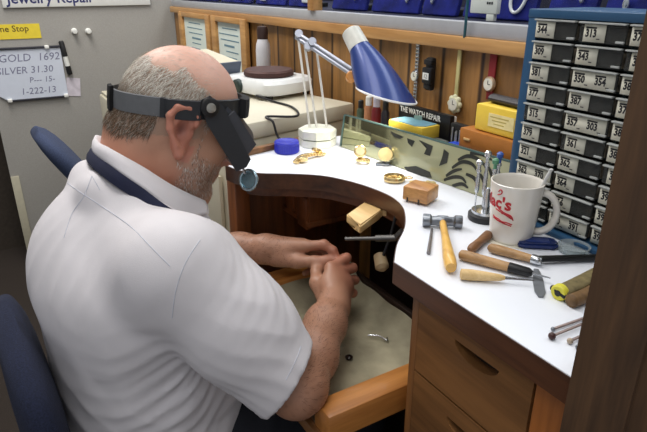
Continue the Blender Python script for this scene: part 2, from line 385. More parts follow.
# watches hanging on the wall
STEELW = mat('watch steel', (178, 184, 190), .25, .9, var=.1)
DIAL = mat('watch dial', (222, 220, 206), .4)
def hung_watch(u, v0, vface, v1, w, mstrap, mcase, fr, name, label, petals=0, steel=False):
    top, fc, bot = at_y(u, v0, PW-.006), at_y(u, vface, PW-.006), at_y(u, v1, PW-.006)
    x = fc.x; t = thing(name, label, 'watch', (x, PW-.006, fc.z))
    M = frame((x, PW-.004, 0), (1, 0, 0), (0, 0, 1), (0, -1, 0))
    m = MB()
    z = top.z
    if steel:
        while z > bot.z:
            if abs(z-fc.z) > fr*.8: m.box((0, z, .001), (w, .0075, .004), .001, M=M)
            z -= .0085
    else:
        m.box((0, (top.z+fc.z)/2, .001), (w, top.z-fc.z, .004), .001, M=M)
        if bot.z < fc.z-fr: m.box((0, (bot.z+fc.z)/2, .001), (w*.9, fc.z-bot.z, .004), .001, M=M)
    m.build('strap', mstrap, t)
    m = MB()
    if petals:
        for k in range(petals):
            a = 2*math.pi*k/petals; m.ell((fr*.85*math.cos(a), fc.z+fr*.85*math.sin(a), .003), (fr*.42, fr*.42, .005), M=M)
    m.lathe([(fr*.8, 0), (fr, .003), (fr, .006), (fr*.86, .009)], 28, M=M @ T((0, fc.z, 0)))
    cs = m.build('watch_case', mcase, t)
    MB().lathe([(fr*.78, .0085), (fr*.78, .0098)], 24, M=M @ T((0, fc.z, 0))).build('dial', DIAL, cs)
    m = MB().box((0, fc.z+fr*.25, .0102), (.0012, fr*.5, .0006), M=M).box((fr*.2, fc.z, .0102), (fr*.4, .0012, .0006), M=M)
    m.build('watch_hand', INK, cs)
hung_watch(416, 40, 76, 106, .012, STEELW, STEELW, .013, 'hanging_watch', 'steel bracelet watch hanging full length right of the blue lamp shade', steel=True)
hung_watch(455, 42, 104, 106, .010, mat('cream strap', (196, 186, 128), .6), mat('cream flower case', (214, 212, 176), .35, var=.1), .017, 'hanging_watch', 'cream strap watch with a flower-shaped face hanging on the pine wall', petals=8)
hung_watch(490.5, 48, 84, 100, .018, mat('red strap', (128, 30, 34), .55), mat('rose gold case', (214, 190, 160), .3, .6), .015, 'hanging_watch', 'red leather strap watch hanging above the yellow box')
p = at_y(527.5, 70, PW-.006)
hung_watch(527.5, 62, 84, 92, .010, mat('pale strap', (206, 206, 196), .5), STEELW, .012, 'hanging_watch', 'pale strap watch hanging beside the left edge of the drawer cabinet')
# black digital watch
p0, p1 = at_y(435.5, 57, PW), at_y(434, 90, PW); x = p0.x; zc = (p0.z+p1.z)/2; h = p0.z-p1.z
t = thing('hanging_watch', 'chunky black rubber digital watch with a small pale screen on the pine wall', 'watch', (x, PW-.012, zc))
M = frame((x, PW-.012, zc), (1, 0, 0), (0, 0, 1), (0, -1, 0))
MB().box((0, 0, 0), (.024, h, .014), .005, M=M).box((0, h*.36, .004), (.027, .012, .014), .003, M=M).box((0, -h*.36, .004), (.022, .014, .012), .003, M=M).build('strap', BLACK, t)
cs = MB().box((0, -.003, .007), (.031, .036, .012), .004, M=M).build('watch_case', BLACK, t)
MB().box((0, -.004, .0135), (.02, .015, .001), M=M).build('watch_screen', PAPER, cs)
MB().text('12', .013, M=M @ T((0, -.0085, .0142)), align='CENTER').build('numeral', INK, cs, sharp=180)
# ------------------------------------------------------------------ cream cabinet at the left end of the bench
CZ = 1.04
cx0, cy0 = -1.205, .472; CA = math.radians(13)
cf = T((cx0, cy0, 0)) @ rotz(CA)
t = thing('cream_cabinet', 'cream metal cabinet standing against the left end of the bench', 'cabinet', (cx0, cy0, 0))
MB().box((-.275, .20, .50), (.55, .385, .995), .006, M=cf).build('carcass', CREAM, t)
MB().box((-.275, .20, 1.0185), (.56, .40, .043), .008, M=cf).build('lid', mat('cream lid', (206, 200, 180), .5, var=.03, scale=5), t)
MB().box((-.25, -.002, .72), (.36, .012, .36), .004, M=cf).build('door', CREAM, t)
tag(MB().box((-2.56, .60, .445), (.26, .36, .89), .01).box((-2.56, .60, .897), (.24, .34, .012), .004).build('filing_cabinet', CREAM, loc=(-2.56, .60, 0)), 'far cream filing cabinet just visible behind the back of his neck', 'cabinet')
# hot plate
hp = at_z(275, 91, CZ); HA = math.radians(14)
hx, hy = -1.545, .725
HM = T((hx, hy, CZ+.0005)) @ rotz(HA)
t = thing('hot_plate', 'white electric hot plate with a brown burner on the cream cabinet', 'hot plate', (hx, hy, CZ))
m = MB(); pr = []
for z, s in [(.012, .97), (.02, 1.0), (.042, 1.0), (.052, .93)]:
    r = []
    for k in range(40):
        a = 2*math.pi*k/40; c, sn = math.cos(a), math.sin(a)
        r.append(Vector((.115*s*math.copysign(abs(c)**.45, c), .098*s*math.copysign(abs(sn)**.45, sn), z)))
    pr.append(r)
m.loft(pr, M=HM).build('housing', mat('white enamel', (226, 228, 228), .3, var=.02), t)
m = MB()
m.lathe([(.068, .050), (.074, .056), (.074, .066), (.068, .071), (0, .071)], 36, M=HM).build('burner', mat('rusty brown iron', (74, 48, 44), .6, .3, var=.2), t)
MB().lathe([(.020, 0), (.019, .012), (.014, .016), (0, .016)], 24, M=HM @ zframe((-.02, -.095, .03), (0, -1, 0))).build('knob', mat('dark green knob', (38, 50, 46), .4), t)
for sx in (-1, 1):
    for sy in (-1, 1):
        MB().lathe([(.010, 0), (.012, .013)], 12, M=HM @ T((sx*.085, sy*.07, 0))).build('foot', BLACK, t)
cp = [HM @ Vector((.06, -.098, .012)), at_z(272, 101, CZ+.004), at_z(292, 107, CZ+.004), at_z(297, 116, CZ+.004)]
edge = [Vector((-1.235, .57, CZ+.004)), Vector((-1.212, .575, CZ-.005)), Vector((-1.195, .58, 1.0)), Vector((-1.17, .60, .986))]
MB().tube(smooth_path(cp+edge), .003, 8).build('power_cord', BLACK, t)
# cream paper tray / machine seen over his head
p = at_y(212, 72, .70)
t = thing('office_machine', 'cream office machine with a dark slanted end in front of the framed notices', 'machine', (-1.68, .60, CZ))
M = T((-1.690, .545, CZ)) @ rotz(HA)
m = MB().prism([(-.10, 0.0005), (.05, 0.0005), (.075, .085), (-.10, .11)], -.12, -.005, M=M @ Matrix.Rotation(math.pi/2, 4, 'X'), bev=.005)
m.build('housing', CREAM, t)
MB().prism([(.051, .004), (.060, .004), (.085, .086), (.076, .086)], -.115, -.01, M=M @ Matrix.Rotation(math.pi/2, 4, 'X')).build('end_panel', mat('slate panel', (86, 96, 112), .5), t)

# ------------------------------------------------------------------ the bench
CURVE = smooth_path([(-1.110, .409, 0), (-1.060, .421, 0), (-1.018, .452, 0), (-.985, .502, 0), (-.945, .549, 0), (-.90, .575, 0), (-.84, .594, 0), (-.775, .600, 0), (-.724, .588, 0), (-.680, .561, 0), (-.640, .527, 0), (-.600, .482, 0), (-.556, .443, 0)], 5)
XR = -.222
outline = [(p.x, p.y) for p in CURVE] + [(XR, .442), (XR, .862), (-1.2, .862), (-1.2, .70), (-1.135, .43)]
outline = outline[::-1] if False else outline
bench = thing('jewellers_bench', "jeweller's workbench with a white top, curved knee cutout and oak drawers", 'workbench', (-.7, .65, 0))
SLAB = .034
m = MB().prism(outline, BT-SLAB, BT-.0012, mi=0)
m.build('worktop_core', EDGE, bench, sharp=30)
def inset(poly, d):
    n = len(poly); out = []
    for i in range(n):
        a, b, c = Vector(poly[i-1]), Vector(poly[i]), Vector(poly[(i+1) % n])
        t1 = (b-a).normalized(); t2 = (c-b).normalized(); nn = Vector((-(t1+t2).y, (t1+t2).x)).normalized()
        out.append(tuple(b+nn*d))
    return out
ar = sum(outline[i-1][0]*outline[i][1]-outline[i][0]*outline[i-1][1] for i in range(len(outline)))
MB().prism(inset(outline, .0015 if ar > 0 else -.0015), BT-.0012, BT).build('worktop', WHITE, bench, sharp=30)
# wooden lip along the left end of the top
lp = [Vector((-1.152, .47, BT+.007)), Vector((-1.205, .70, BT+.007))]
d = (lp[1]-lp[0]); M = frame((lp[0]+lp[1])/2, d.normalized(), Vector((-d.y, d.x, 0)).normalized(), (0, 0, 1))
MB().box((0, 0, 0), (d.length, .016, .014), .003, M=M).build('end_lip', OAK, bench)
# drawer pedestal
PX0, PX1, PY0 = -.528, -.232, .460
m = MB()
m.box((PX0+.009, (.48+.84)/2, .47), (.018, .36, .945), .001)
m.box((PX1-.009, (.48+.84)/2, .47), (.018, .36, .945), .001)
m.box(((PX0+PX1)/2, .832, .47), (PX1-PX0, .016, .945), .001)
m.box(((PX0+PX1)/2, .66, .02), (PX1-PX0-.03, .34, .04))
m.build('pedestal_carcass', OAKV, bench)
m = MB().box((PX1-.0405, PY0+.008, .47), (.081, .018, .945), .002)
m.build('face_stile', wood('orange oak stile', (132, 74, 28), (186, 112, 48), 'z', 24, .45), bench)
MB().box((PX0+.007, PY0+.008, .47), (.014, .018, .945), .002).build('corner_stile', OAKV, bench)
dx0, dx1 = PX0+.016, PX1-.083
for k in range(4):
    z1 = .942-.126*k; z0 = z1-.122; zc = (z0+z1)/2; w = dx1-dx0; xc = (dx0+dx1)/2
    dr = bpy.data.objects.new('drawer', None)
    m = MB()
    # front with a half-moon finger recess cut in it
    px, hw, hh = xc+.012, .038, .020; zt = zc+.034
    n = 14; arc = [(px-hw*math.cos(math.pi*i/n), zt-hh*math.sin(math.pi*i/n)) for i in range(n+1)]
    poly = [(dx0, z0), (dx1, z0), (dx1, z1), (dx0, z1)]
    Mx = Matrix(((1, 0, 0, 0), (0, 0, -1, PY0+.016), (0, 1, 0, 0), (0, 0, 0, 1)))
    # left, right, top pieces and the piece under the arc
    m.prism([(dx0, z0), (arc[0][0], z0), (arc[0][0], z1), (dx0, z1)], 0, .018, M=Mx)
    m.prism([(arc[-1][0], z0), (dx1, z0), (dx1, z1), (arc[-1][0], z1)], 0, .018, M=Mx)
    m.prism([(arc[0][0], zt), (arc[-1][0], zt), (arc[-1][0], z1), (arc[0][0], z1)], 0, .018, M=Mx)
    m.prism([(arc[0][0], z0), (arc[-1][0], z0)]+arc[::-1], 0, .018, M=Mx)
    m.box((xc, PY0+.016+.15, zc), (w-.02, .30, .09), .002)
    o = m.build('drawer', OAK, bench, sharp=25)
    bpy.data.objects.remove(dr)
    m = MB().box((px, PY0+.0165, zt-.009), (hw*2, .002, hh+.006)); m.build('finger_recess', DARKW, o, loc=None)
# left leg and inner structures
m = MB().box((-1.152, .62, .472), (.024, .34, .944), .002).box((-1.135, .445, .472), (.05, .035, .944), .003)
m.build('left_leg_panel', wood('brown leg wood', (82, 44, 20), (138, 82, 38), 'z', 22, .5), bench)
MB().box((-.83, .825, .50), (.60, .014, .84)).build('back_panel', DARKW, bench)
m = MB()
m.box((-1.075, .66, .84), (.13, .20, .012), .001).box((-1.075, .66, .925), (.13, .20, .012), .001)
for x in (-1.13, -1.08, -1.02): m.box((x, .66, .883), (.010, .19, .08), .001)
m.box((-1.105, .567, .872), (.035, .014, .055), .002).box((-1.045, .567, .862), (.045, .014, .075), .002)
m.build('pigeonhole_rack', wood('reddish rack wood', (74, 38, 18), (134, 76, 36), 'z', 26, .5), bench)
# a curved apron just under the slab
ap = MB(); off = []
pts = [Vector((p.x, p.y, 0)) for p in CURVE[6:-5]]
for i, p in enumerate(pts):
    tt = (pts[min(i+1, len(pts)-1)]-pts[max(i-1, 0)]).normalized(); nn = Vector((-tt.y, tt.x, 0)); off.append((p+nn*.010, p+nn*.022))
for i in range(len(off)-1):
    a, b = off[i]; c, d = off[i+1]; z0, z1 = BT-SLAB-.020, BT-SLAB+.001
    ap.add([Vector((q.x, q.y, z)) for q in (a, c, d, b) for z in (z0, z1)], [[0, 2, 3, 1], [4, 5, 7, 6], [0, 4, 6, 2], [0, 1, 5, 4], [2, 6, 7, 3]])
ap.build('curved_apron', wood('apron wood', (60, 32, 18), (104, 60, 32), 'x', 22, .45), bench)
# bench pin: pale wedge
a, b, c, d = at_z(383, 209, .944), at_z(366, 200, .944), at_z(346, 214, .944), at_z(360, 226, .944)
poly = [(a.x, a.y), (b.x, b.y), (c.x, c.y), ((c.x+d.x)/2+.006, (c.y+d.y)/2+.004), (d.x, d.y), (a.x*.9+d.x*.1, a.y*.9+d.y*.1-.004)]
m = MB().prism(poly, .926, .944, bev=.003)
m.prism([(a.x+.0, a.y), (b.x, b.y), (b.x+.05, b.y+.05), (a.x+.05, a.y+.05)], .930, .944)
m.build('bench_pin', wood('pale bench pin wood', (198, 156, 92), (236, 204, 148), 'x', 40, .5), bench)
a, b = at_z(345, 239, .925), at_z(396, 238, .932)
m = MB().tube([a, a.lerp(b, .6)], .0035, 10).tube([a.lerp(b, .6), b], .006, 10).tube([b, b+Vector((.01, .006, .016))], .006, 10)
m.build('steel_rest', mat('dull rest steel', (96, 94, 92), .4, .9), bench)
p = at_d(381, 262, 1.05)
m = MB().tube([p+Vector((0, .03, .09)), p+Vector((0, .02, .05)), p], .003, 8, 1)
m.lathe([(.007, -.018), (.012, -.014), (.013, .012), (.006, .018)], 16, M=zframe(p, (.7, -.3, -.4))); m.build('hanging_socket', [mat('tan plastic', (168, 146, 112), .5), BLACK], bench)
# pulled out catch tray
TX0, TX1, TY0, TY1 = -1.005, -.556, .338, .640
tray = MB()
LATER_ = lambda tr: MB().box(((TX0+TX1)/2, TY1+.008, .705), (TX1-TX0-.05, .012, .05), .002).build('back_rail', DARKW, tr)
g = MB(); NX, NY = 24, 18; vs = []; fs = []
x0, x1, y0, y1 = TX0+.034, TX1-.044, TY0-.01, TY1-.001
for j in range(NY+1):
    for i in range(NX+1):
        fx, fy = i/NX, j/NY; x = x0+(x1-x0)*fx; y = y0+(y1-y0)*fy
        z = .692+.042*max(0, (.18-fx)/.18)**1.6+.03*max(0, (fy-.86)/.14)**2+.002*math.sin(x*60)*math.sin(y*47)
        vs.append((x, y, z))
for j in range(NY):
    for i in range(NX): q = j*(NX+1)+i; fs.append([q, q+1, q+NX+2, q+NX+1])
n = len(vs); vs += [(x, y, z-.006) for x, y, z in vs]
fs += [[n+a for a in f[::-1]] for f in fs]
g.add(vs, fs)
tr = g.build('catch_tray', mat('worn grey leather', (134, 128, 106), .75, c2=(182, 174, 146), scale=14, bump=.5, bscale=90), bench, sharp=180)
LATER_(tr)
for xx in (TX1-.022, TX0+.012): MB().box((xx, (TY0+TY1)/2, .724), (.044, TY1-TY0, .05), .003).build('side_rail', OAKY, tr)
MB().box(((TX0+TX1)/2, TY0-.004, .694), (TX1-TX0, .012, .022), .002).build('front_lip', OAK, tr)

# things lying in the tray
p = at_z(349, 357, .697)
tag(MB().lathe([(.0, 0), (.0065, .001), (.0075, .004), (.004, .007), (0, .0075)], 14, M=T((p.x, p.y, .6935))).build('ring_stone', mat('dark stone', (36, 26, 22), .3), loc=(p.x, p.y, .694)), 'small round dark stone lying on the tray leather', 'stone')
p = at_z(378, 338, .697)
tag(MB().tube(smooth_path([(p.x-.018, p.y-.012, .697), (p.x, p.y+.004, .700), (p.x+.016, p.y+.010, .697), (p.x+.008, p.y+.016, .697)]), .0016, 8).build('wire_scrap', CHROME, loc=(p.x, p.y, .695)), 'bent silver wire scrap lying on the tray leather', 'wire')

# ------------------------------------------------------------------ battery drawer cabinet
KX0, KX1, KY0, KY1, KZ0, KZ1 = -.611, -.357, .720, .860, BT, 1.307
TEAL = mat('teal blue cabinet steel', (40, 78, 112), .4, var=.06, scale=12)
cab = thing('drawer_cabinet', 'teal blue small-parts cabinet of labelled clear drawers on the bench', 'drawer cabinet', ((KX0+KX1)/2, .79, KZ0))
m = MB(); w = KX1-KX0
m.box((KX0+.0085, (KY0+KY1)/2, (KZ0+KZ1)/2), (.017, KY1-KY0, KZ1-KZ0), .0015)
m.box((KX1-.0085, (KY0+KY1)/2, (KZ0+KZ1)/2), (.017, KY1-KY0, KZ1-KZ0), .0015)
m.box(((KX0+KX1)/2, (KY0+KY1)/2-.0006, KZ1-.0055), (w+.001, KY1-KY0+.001, .012), .0015)
m.box(((KX0+KX1)/2, (KY0+KY1)/2-.008, KZ0+.004), (w, KY1-KY0+.016, .007), .0015)
m.box(((KX0+KX1)/2, KY1-.003, (KZ0+KZ1)/2), (w, .006, KZ1-KZ0))
m.build('cabinet_shell', TEAL, cab)
DG = mat('dark green divider', (22, 40, 42), .5)
m = MB(); PITX, PITZ = .0745, .0307
for k in range(1, 3): m.box((KX0+.017+PITX*k-.002, (KY0+KY1)/2+.004, 1.143), (.004, .12, .31))
for k in range(1, 10): m.box(((KX0+KX1)/2, (KY0+KY1)/2+.004, 1.2955-PITZ*k+.0005), (w-.034, .12, .002))
m.build('divider', DG, cab)
LABELS = [['344', '309', '381', '377', '315', '379', '321', '362|370', '373', '396'],
          ['313', '343', '350|354', '387', '357|303', '361', '362', '364', '366', '390|391'],
          ['371', '376', '384', '370', '386', '389', '395', '397', '399', '392']]
DRP = clear('smoky drawer plastic', (110, 112, 110), .15, .26)
LAB = mat('label paper', (216, 214, 198), .6, var=.03)
CONT = mat('dark battery cards', (44, 41, 39), .5, c2=(172, 160, 140), scale=80)
for c in range(3):
    for r in range(10):
        x0 = KX0+.0175+PITX*c; x1 = x0+PITX-.0055; z1 = 1.2945-PITZ*r; z0 = z1-.0272; xc, zc = (x0+x1)/2, (z0+z1)/2
        m = MB().box((xc, KY0-.001, zc), (x1-x0, .004, z1-z0), .0012, mi=0)
        m.box((xc, KY0+.055, zc-.003), (x1-x0-.006, .095, z1-z0-.008), mi=1)
        m.box((xc, KY0-.004, z1-.0012), (x1-x0, .008, .0024), .0008, mi=2)
        m.box((x1-.006, KY0-.0035, z0+.0035), (.012, .004, .003), .0008, mi=2)
        d = m.build('drawer', [DRP, CONT, mat('clear grey lip', (168, 172, 170), .25)], cab)
        parts = LABELS[c][r].split('|'); lw = (x1-x0)*(.94 if len(parts) == 2 else .47)
        lx = x0+.002+lw/2+(.006 if (c*7+r*3) % 5 == 2 and len(parts) == 1 else 0)
        m = MB().box((lx, KY0-.0036, zc-.001), (lw, .0012, .0225), mi=0)
        for q, s in enumerate(parts):
            tx = lx-lw/2+.003+q*lw/2
            m.text(s, .0138, 1, M=frame((tx, KY0-.0044, zc-.0055), (1, 0, 0), (0, 0, 1), (0, -1, 0)), bold=.0006, sx=.82)
            for k, (ww, zz) in enumerate([(.016, .0062)]):
                m.box((tx+ww/2, KY0-.0043, zc+zz), (ww, .0004, .0022), mi=1)
            m.box((tx+.020, KY0-.0043, zc-.008), (.005, .0004, .0012), mi=1)
        m.build('label', [LAB, INK], d, sharp=180)
# ------------------------------------------------------------------ the mirror strip along the back of the bench, its reflections painted on
GA, GB = Vector((-1.105, .701, BT)), Vector((-.622, .744, BT))
gd = (GB-GA).normalized(); gn = Vector((-gd.y, gd.x, 0)); gmid = (GA+GB)/2
gt = bpy.data.materials.new('mirror glass with painted reflection'); gt.use_nodes = True; nt = gt.node_tree; b = nt.nodes['Principled BSDF']; L = nt.links.new
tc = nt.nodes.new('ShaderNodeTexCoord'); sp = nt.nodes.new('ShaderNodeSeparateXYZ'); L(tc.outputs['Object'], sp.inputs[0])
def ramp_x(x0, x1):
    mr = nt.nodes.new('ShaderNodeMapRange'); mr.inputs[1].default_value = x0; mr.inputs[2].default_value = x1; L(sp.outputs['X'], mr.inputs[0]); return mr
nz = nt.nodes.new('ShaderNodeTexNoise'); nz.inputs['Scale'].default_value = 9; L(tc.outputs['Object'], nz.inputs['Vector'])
cr = nt.nodes.new('ShaderNodeValToRGB'); cr.color_ramp.elements[0].color = lin((142, 146, 116)); cr.color_ramp.elements[1].color = lin((184, 182, 148))  # sage colour stands in for the wall reflected in the mirror
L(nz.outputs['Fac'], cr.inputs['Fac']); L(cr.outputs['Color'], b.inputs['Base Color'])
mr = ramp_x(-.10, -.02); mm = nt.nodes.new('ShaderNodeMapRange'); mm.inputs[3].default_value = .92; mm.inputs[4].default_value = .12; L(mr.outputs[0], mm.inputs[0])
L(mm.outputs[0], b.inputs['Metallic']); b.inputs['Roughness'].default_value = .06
gs = thing('mirror_strip', 'long mirror glass strip with painted sage and dark reflections standing along the back of the bench', 'glass panel', gmid)
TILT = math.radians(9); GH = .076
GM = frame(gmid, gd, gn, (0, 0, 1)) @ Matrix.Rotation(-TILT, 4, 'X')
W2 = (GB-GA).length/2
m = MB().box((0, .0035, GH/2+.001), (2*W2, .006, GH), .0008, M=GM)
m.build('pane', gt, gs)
m = MB().box((0, .0035, GH+.0018), (2*W2, .0075, .004), .001, M=GM).box((-W2-.002, .0035, GH/2+.002), (.006, .008, GH), .001, M=GM)
m.build('glass_edge', mat('dark green glass edge', (78, 102, 98), .15), gs)
# dark reflected shapes, painted on the pane
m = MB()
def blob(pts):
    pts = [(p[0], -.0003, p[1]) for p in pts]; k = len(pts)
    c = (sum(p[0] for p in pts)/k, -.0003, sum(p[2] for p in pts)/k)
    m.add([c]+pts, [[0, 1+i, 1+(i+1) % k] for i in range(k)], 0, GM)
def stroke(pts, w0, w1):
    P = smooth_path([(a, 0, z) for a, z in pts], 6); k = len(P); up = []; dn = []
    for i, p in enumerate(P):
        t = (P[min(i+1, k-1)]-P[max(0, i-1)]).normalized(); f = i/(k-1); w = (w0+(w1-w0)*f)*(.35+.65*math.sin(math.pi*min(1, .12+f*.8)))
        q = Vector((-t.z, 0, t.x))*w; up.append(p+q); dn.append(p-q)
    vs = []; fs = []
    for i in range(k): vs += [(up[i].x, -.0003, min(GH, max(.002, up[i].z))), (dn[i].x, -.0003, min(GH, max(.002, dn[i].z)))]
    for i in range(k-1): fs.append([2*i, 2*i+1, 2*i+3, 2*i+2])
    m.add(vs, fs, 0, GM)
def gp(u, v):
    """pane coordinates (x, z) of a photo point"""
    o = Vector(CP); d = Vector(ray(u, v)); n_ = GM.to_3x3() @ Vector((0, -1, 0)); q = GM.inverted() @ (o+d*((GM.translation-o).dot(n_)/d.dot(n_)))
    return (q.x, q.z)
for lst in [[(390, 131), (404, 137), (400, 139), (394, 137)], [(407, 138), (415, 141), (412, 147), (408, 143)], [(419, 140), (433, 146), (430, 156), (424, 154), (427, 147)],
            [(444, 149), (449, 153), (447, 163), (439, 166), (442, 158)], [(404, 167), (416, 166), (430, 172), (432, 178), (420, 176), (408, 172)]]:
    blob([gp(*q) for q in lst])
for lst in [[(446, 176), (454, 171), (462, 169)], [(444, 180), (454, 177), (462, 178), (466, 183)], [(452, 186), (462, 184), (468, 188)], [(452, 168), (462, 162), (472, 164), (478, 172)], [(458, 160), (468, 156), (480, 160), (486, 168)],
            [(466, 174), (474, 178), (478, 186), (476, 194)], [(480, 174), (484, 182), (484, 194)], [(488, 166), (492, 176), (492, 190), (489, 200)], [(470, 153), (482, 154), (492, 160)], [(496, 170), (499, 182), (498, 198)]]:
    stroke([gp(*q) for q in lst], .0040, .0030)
m.build('painted_reflection', mat('charcoal painted reflection', (44, 46, 42), .4), gs, sharp=180)

# ------------------------------------------------------------------ books and boxes behind the strip
def box_thing(name, label, cat, x0, x1, y0, y1, z0, z1, m, bev=.002, parts=None, group=None):
    o = MB().box(((x0+x1)/2, (y0+y1)/2, (z0+z1)/2), (abs(x1-x0), y1-y0, z1-z0), bev).build(name, m, loc=((x0+x1)/2, (y0+y1)/2, z0))
    return tag(o, label, cat, group)
# black book with a white title
a, b_ = at_y(399, 105, .81), at_y(449, 119, .81)
bx0, bx1, bz1 = a.x, b_.x+.004, (a.z+b_.z)/2+.006
bk = thing('book', 'black hardback with a white title leaning behind the yellow and blue box', 'book', ((bx0+bx1)/2, .815, BT))
MB().box(((bx0+bx1)/2, .816, (BT+bz1)/2), (bx1-bx0, .012, bz1-BT), .001).build('cover', mat('black book cover', (22, 22, 24), .35), bk)
MB().box(((bx0+bx1)/2+.002, .8255, (BT+bz1)/2), (bx1-bx0-.006, .007, bz1-BT-.006), .0005).build('pages', PAPER, bk)
Mt = frame((bx0+.006, .8095, bz1-.0175), (1, 0, 0), (0, 0, 1), (0, -1, 0))
m = MB().text('THE WATCH REPAIR', .0172, 0, M=Mt, bold=.0004, sx=.86)
m.build('title', PAPER, bk, sharp=180)
MB().box((bx0+.10, .8096, bz1-.027), (.075, .0006, .003)).build('green_line', mat('yellow green line', (150, 170, 50), .6), bk)
# black tool pouch with upright light tools
a, b_ = at_y(450, 120, .80), at_y(471, 126, .80)
tp = thing('tool_pouch', 'black pouch of thin light tools standing right of the black book', 'pouch', ((a.x+b_.x)/2, .806, BT))
MB().box(((a.x+b_.x)/2, .808, (BT+a.z)/2-.004), (b_.x-a.x-.004, .016, a.z-BT), .004).build('pouch_body', BLACK, tp)
for k in range(6):
    x = a.x+.012+(b_.x-a.x-.024)*k/5; m = MB()
    m.tube([(x, .798, BT+.03), (x+.003*math.sin(k*2.1), .798, a.z-.012-.008*((k*3) % 4)/3)], .0017, 8); m.build('needle_tool', mat('pale steel needle', (170, 172, 168), .4, .4), tp)
# gray box and the yellow and blue box on it
y0, y1 = .742, .795
q0, q1 = at_y(386, 132, y0), at_y(428, 132, y0+.02)
gb = box_thing('tin_box', 'flat grey box under the yellow and blue box', 'box', q0.x-.004, q1.x+.028, y0+.002, y1+.002, BT, 1.043, mat('grey card box', (112, 116, 112), .6), .002)
bxm = T(((q0.x+q1.x)/2+.004, .768, 1.0435)) @ rotz(math.radians(5))
yb = thing('yellow_box', 'yellow box with a worn blue top lying behind the glass strip', 'box', ((q0.x+q1.x)/2, .768, 1.0435))
MB().box((0, 0, .013), (.102, .052, .026), .0015, M=bxm).build('box_body', mat('egg yellow card', (216, 184, 62), .6, var=.08), yb)
MB().prism([(-.047, -.022), (.03, -.025), (.046, -.01), (.044, .024), (-.03, .025), (-.047, .018)], .0258, .0275, M=bxm).build('blue_top_label', mat('worn blue paper', (104, 150, 170), .7, var=.12), yb)
MB().prism([(-.016, .016), (.004, .02), (-.006, .025)], .0275, .036, M=bxm).build('torn_flap', mat('torn blue flap', (146, 176, 168), .7), yb)
# stack right of it: blue, orange, yellow, dark
y0, y1 = .768, .850
bl = at_y(443, 141, y0); z_b1 = 1.046
blu = thing('blue_box', 'bright blue box at the bottom of the stack beside the drawer cabinet', 'box', (-.73, y0, BT))
MB().box(((bl.x-.616)/2, (y0+y1)/2, (BT+z_b1)/2), (-.616-bl.x, y1-y0, z_b1-BT), .003).build('box_body', mat('bright blue card', (38, 72, 190), .45, var=.05), blu)
MB().box(((bl.x-.616)/2-.01, y0-.0008, BT+.036), (.09, .001, .018)).build('pale_label', mat('pale blue label', (130, 160, 216), .6), blu)
ol = at_y(458, 128, y0); z_o1 = z_b1+.040
org = thing('orange_box', 'orange brown box in the middle of the stack, under the yellow one', 'box', (-.71, y0, z_b1+.0005))
MB().box(((ol.x-.622)/2, (y0+y1)/2+.002, (z_b1+z_o1)/2), (-.622-ol.x, y1-y0-.006, z_o1-z_b1-.001), .003).build('box_body', mat('orange brown card', (176, 112, 48), .5, var=.08), org)
MB().box((ol.x+.022, y0+.0038, z_b1+.020), (.016, .003, .005), .001).build('catch', mat('pale catch', (214, 176, 120), .4), org)
yl = at_y(474, 106, y0+.008); z_y1 = z_o1+.050
yel = thing('yellow_box', 'tall yellow box with a white label on top of the orange box', 'box', (-.70, y0, z_o1+.0005))
MB().box(((yl.x-.624)/2, (y0+y1)/2+.006, (z_o1+z_y1)/2+.0005), (-.624-yl.x, y1-y0-.016, z_y1-z_o1-.001), .003).build('box_body', mat('lemon yellow card', (232, 198, 70), .5, var=.05), yel)
m = MB().box((yl.x+.064, y0+.0134, z_o1+.026), (.060, .001, .024), mi=0)
for k in range(3): m.box((yl.x+.060, y0+.0128, z_o1+.032-.006*k), (.044-.01*k, .0006, .0018), mi=1)
m.build('white_label', [mat('cream label', (240, 224, 160), .6), mat('faint print', (190, 170, 90), .6)], yel)
dk = MB().tube([(yl.x+.010, y0+.045, z_y1+.0085), (yl.x+.095, y0+.040, z_y1+.0085)], .008, 14, flat=(.013, .0078))
tag(dk.build('spectacle_case', mat('dark slate case', (52, 48, 50), .5), loc=(yl.x+.05, y0+.045, z_y1)), 'dark slate oblong case lying on top of the yellow box', 'case')
# small bottles behind the lamp
for k, (u, v0, r, col, lab) in enumerate([(361, 100, .010, (70, 84, 66), 'dark green slim bottle'), (369, 96, .011, (176, 120, 84), 'pinkish tan slim bottle'), (377, 97, .012, (116, 34, 38), 'dark red slim bottle'), (386, 100, .010, (40, 38, 46), 'black slim bottle')]):
    p = at_y(u, v0, .80); M = T((p.x, .80, BT)); h = p.z-BT
    t = thing('slim_bottle', lab+' standing behind the glass strip below the lamp shade', 'bottle', (p.x, .80, BT), 'slim bottles below the lamp shade')
    MB().lathe([(r*.95, 0), (r, .003), (r, h*.72), (r*.6, h*.8)], 18, M=M).build('bottle_body', mat('bottle '+lab, col, .3), t)
    MB().lathe([(r*.7, h*.79), (r*.7, h*.98), (r*.5, h)], 16, M=M).build('bottle_cap', [BLACK, PAPER, mat('pale lilac cap', (196, 190, 204), .4), BLACK][k], t)

